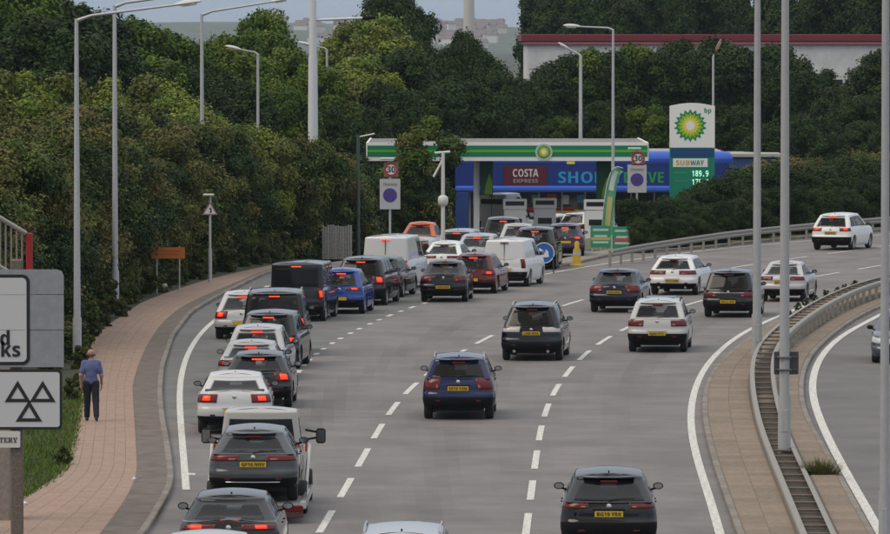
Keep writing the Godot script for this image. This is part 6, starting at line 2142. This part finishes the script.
func build_man() -> void:
	var b := P(91, 421, 0.12)
	var o := thing("person", "person in blue T-shirt and dark trousers walking away along the footway", "person", Vector3(b.x, 0.122, b.z))
	var V := func(x: float, y: float, z: float) -> Vector3: return Vector3(x, y, z)
	var skin := mat("skin", 0.36, 0.2, 0.145, 0.6)
	# facing away (-z), mid stride: left foot forward, right foot back
	var hipL := Vector3(-0.095, 0.93, 0.0)
	var hipR := Vector3(0.095, 0.93, 0.01)
	var kneL := Vector3(-0.1, 0.52, -0.1)
	var kneR := Vector3(0.115, 0.51, 0.04)
	var ankL := Vector3(-0.115, 0.09, -0.19)
	var ankR := Vector3(0.14, 0.14, 0.22)
	var shL := Vector3(-0.165, 1.415, 0.0)
	var shR := Vector3(0.165, 1.415, 0.0)
	var elL := Vector3(-0.25, 1.13, 0.06)
	var elR := Vector3(0.25, 1.13, -0.0)
	var wrL := Vector3(-0.25, 0.9, 0.03)
	var wrR := Vector3(0.255, 0.9, -0.1)
	var body := [[Vector3(0, 0.97, 0), Vector3(0, 1.15, 0.005), 0.13, 0.125], [Vector3(0, 1.15, 0.005), Vector3(0, 1.35, 0), 0.125, 0.14], [shL, shR, 0.075, 0.075], [Vector3(-0.07, 1.3, 0), Vector3(0.07, 1.3, 0), 0.125, 0.125],
		[hipL, kneL, 0.095, 0.062], [hipR, kneR, 0.095, 0.062], [kneL, ankL, 0.06, 0.04], [kneR, ankR, 0.06, 0.04],
		[shL, elL, 0.056, 0.044], [shR, elR, 0.056, 0.044], [elL, wrL, 0.043, 0.029], [elR, wrR, 0.043, 0.029],
		[Vector3(0, 1.42, 0.01), Vector3(0, 1.55, -0.01), 0.062, 0.056]]
	var sk := blob(body, Vector3(-0.42, 0.0, -0.35), Vector3(0.42, 1.62, 0.36), 0.018, 0.05)
	# head and hands on finer grids
	var head := [[Vector3(0, 1.66, 0.005), Vector3(0, 1.675, 0.02), 0.083, 0.09], [Vector3(0, 1.61, -0.04), Vector3(0, 1.585, -0.055), 0.06, 0.045], [Vector3(0, 1.5, -0.005), Vector3(0, 1.6, -0.01), 0.056, 0.055], [Vector3(0, 1.655, -0.09), Vector3(0, 1.625, -0.11), 0.011, 0.016], [Vector3(-0.03, 1.6, -0.085), Vector3(0.03, 1.6, -0.085), 0.012, 0.012],
		[Vector3(-0.084, 1.67, 0.012), Vector3(-0.088, 1.63, 0.002), 0.015, 0.009], [Vector3(0.084, 1.67, 0.012), Vector3(0.088, 1.63, 0.002), 0.015, 0.009]]
	var hm := blob(head, Vector3(-0.13, 1.46, -0.15), Vector3(0.13, 1.79, 0.15), 0.008, 0.02)
	sk.v.append_array(hm.v)
	sk.n.append_array(hm.n)
	for sg in [-1.0, 1.0]:
		var w: Vector3 = wrL if sg < 0 else wrR
		var hb := [[w + Vector3(0, 0.03, 0), w + Vector3(0, -0.03, -0.005), 0.028, 0.026], [w + Vector3(0, -0.04, -0.025), w + Vector3(-sg * 0.004, -0.09, -0.035), 0.018, 0.017], [w + Vector3(0, -0.04, 0.02), w + Vector3(-sg * 0.004, -0.09, 0.022), 0.018, 0.016]]
		for k in 4:
			var z := -0.034 + k * 0.02
			var l: float = [0.068, 0.078, 0.072, 0.056][k]
			var a := w + Vector3(-sg * 0.004, -0.095, z)
			var c := a + Vector3(-sg * 0.012, -l * 0.5, -0.004)
			hb.append([a, c, 0.0095, 0.009])
			hb.append([c, c + Vector3(-sg * 0.022, -l * 0.42, -0.002), 0.009, 0.008])
		hb.append([w + Vector3(-sg * 0.005, -0.035, -0.03), w + Vector3(-sg * 0.015, -0.075, -0.062), 0.012, 0.0105])
		hb.append([w + Vector3(-sg * 0.015, -0.075, -0.062), w + Vector3(-sg * 0.024, -0.105, -0.06), 0.0105, 0.009])
		var hg := blob(hb, w + Vector3(-0.075, -0.215, -0.095), w + Vector3(0.075, 0.06, 0.07), 0.005, 0.008)
		sk.v.append_array(hg.v)
		sk.n.append_array(hg.n)
	for k in hm.v.size(): pass
	sk.c.resize(sk.v.size())
	var bd := obj("body", sk, skin, o)
	for sg in [-1.0, 1.0]:
		var ey := MB.new()
		ey.x = Transform3D(Basis(Vector3.RIGHT, -PI / 2), Vector3(sg * 0.032, 1.66, -0.081))
		ey.lathe([[0.011, 0.0], [0.008, 0.006], [0.001, 0.008]], 10)
		obj("eye", ey, mat("eye_dark", 0.05, 0.04, 0.035, 0.2), bd)
	# short grey hair round the sides and back
	var hair := blob([[Vector3(-0.055, 1.655, 0.035), Vector3(0.055, 1.655, 0.035), 0.066, 0.066], [Vector3(-0.072, 1.665, 0.0), Vector3(-0.06, 1.63, 0.04), 0.026, 0.04], [Vector3(0.072, 1.665, 0.0), Vector3(0.06, 1.63, 0.04), 0.026, 0.04]], Vector3(-0.14, 1.54, -0.06), Vector3(0.14, 1.78, 0.15), 0.01, 0.02, [[Vector3(0, 1.655, 0), Vector3.UP]])
	obj("hair", hair, mat("hair_grey", 0.17, 0.11, 0.085, 0.9), bd)
	var g := 0.016
	var shirt := [[Vector3(0, 0.93, 0), Vector3(0, 1.15, 0.01), 0.14, 0.135], [Vector3(-0.045, 1.0, 0), Vector3(0.045, 1.0, 0), 0.128, 0.128], [Vector3(0, 1.15, 0.01), Vector3(0, 1.36, 0), 0.14, 0.148], [shL, shR, 0.078, 0.078], [Vector3(-0.09, 1.3, 0), Vector3(0.09, 1.3, 0), 0.135, 0.135], [shL, shL.lerp(elL, 0.72), 0.072, 0.07], [shR, shR.lerp(elR, 0.72), 0.072, 0.07], [Vector3(0, 1.44, 0.01), Vector3(0, 1.49, 0.005), 0.08, 0.068]]
	var shm := blob(shirt, Vector3(-0.42, 0.8, -0.3), Vector3(0.42, 1.58, 0.3), 0.016, 0.04, [[Vector3(0, 0.92, 0), Vector3.DOWN], [Vector3(0, 1.5, 0), Vector3.UP]])
	obj("shirt", shm, noisy("shirt_blue", Color(0.075, 0.095, 0.22), Color(0.115, 0.135, 0.28), 0.6, 0.03, 0.9), o)
	var trs := [[Vector3(-0.05, 0.96, 0.005), Vector3(0.05, 0.96, 0.005), 0.135, 0.135], [hipL, kneL, 0.112, 0.085], [hipR, kneR, 0.112, 0.085], [kneL, ankL, 0.083, 0.07], [kneR, ankR, 0.083, 0.07]]
	var trm := blob(trs, Vector3(-0.3, 0.0, -0.34), Vector3(0.3, 1.12, 0.36), 0.017, 0.03, [[Vector3(0, 1.0, 0), Vector3.UP], [Vector3(0, 0.075, 0), Vector3.DOWN]])
	obj("trousers", trm, mat("trousers_dark", 0.012, 0.014, 0.02, 0.9), o)
	for q in [[ankL, 0.0], [ankR, 0.55]]:
		var an: Vector3 = q[0]
		var dn := 0.045 if q[1] == 0.0 else 0.05
		var toe := Vector3(an.x, 0.032, an.z - 0.17) if q[1] == 0.0 else Vector3(an.x, 0.035, an.z - 0.14)
		var heel := Vector3(an.x, 0.04, an.z + 0.045) if q[1] == 0.0 else Vector3(an.x, 0.085, an.z + 0.05)
		var shb := blob([[heel, toe, 0.042, 0.036], [an + Vector3(0, 0.02, 0), heel + Vector3(0, 0.02, -0.03), 0.05, 0.045]], an + Vector3(-0.09, -0.16, -0.27), an + Vector3(0.09, 0.12, 0.14), 0.012, 0.02)
		obj("shoe", shb, mat("shoe_dark", 0.025, 0.018, 0.014, 0.7), o)
# ------------------------------------------------------------------ the scene
func _ready() -> void:
	var cam := Camera3D.new()
	cam.name = "camera"
	add_child(cam)
	cam.position = Vector3(0, EYE, 0)
	cam.rotation.x = -TH
	cam.fov = rad_to_deg(2.0 * atan(267.0 / FOC))
	cam.near = 1.0
	cam.far = 20000.0
	cam.current = true
	var we := WorldEnvironment.new()
	we.name = "environment"
	var env := Environment.new()
	env.background_mode = Environment.BG_SKY
	var sky := Sky.new()
	var sm := ProceduralSkyMaterial.new()
	sm.sky_top_color = Color(0.94, 0.945, 0.95)
	sm.sky_horizon_color = Color(0.55, 0.6, 0.66)
	sm.sky_curve = 0.6
	sm.ground_bottom_color = Color(0.3, 0.3, 0.29)
	sm.ground_horizon_color = Color(0.6, 0.62, 0.64)
	sm.sun_angle_max = 1.0
	sm.energy_multiplier = 1.0
	sky.sky_material = sm
	env.sky = sky
	env.tonemap_mode = Environment.TONE_MAPPER_LINEAR
	env.tonemap_exposure = 1.36
	env.fog_enabled = true
	env.fog_density = 0.00006
	env.fog_light_color = Color(0.74, 0.8, 0.88)
	env.sdfgi_enabled = true
	env.ssao_enabled = true
	env.ssil_enabled = true
	we.environment = env
	add_child(we)
	var sun := DirectionalLight3D.new()
	sun.name = "sun"
	add_child(sun)
	sun.rotation_degrees = Vector3(-52, -62, 0)
	sun.light_energy = 0.4
	sun.light_angular_distance = 40.0
	sun.light_color = Color(1.0, 0.96, 0.9)
	sun.shadow_enabled = true
	rng.seed = 20210926
	noise.seed = 5
	noise.frequency = 0.01
	trace_lines()
	build_ground()
	build_far()
	build_station()
	build_plants()
	build_street()
	build_near_signs()
	build_traffic()
	build_man()
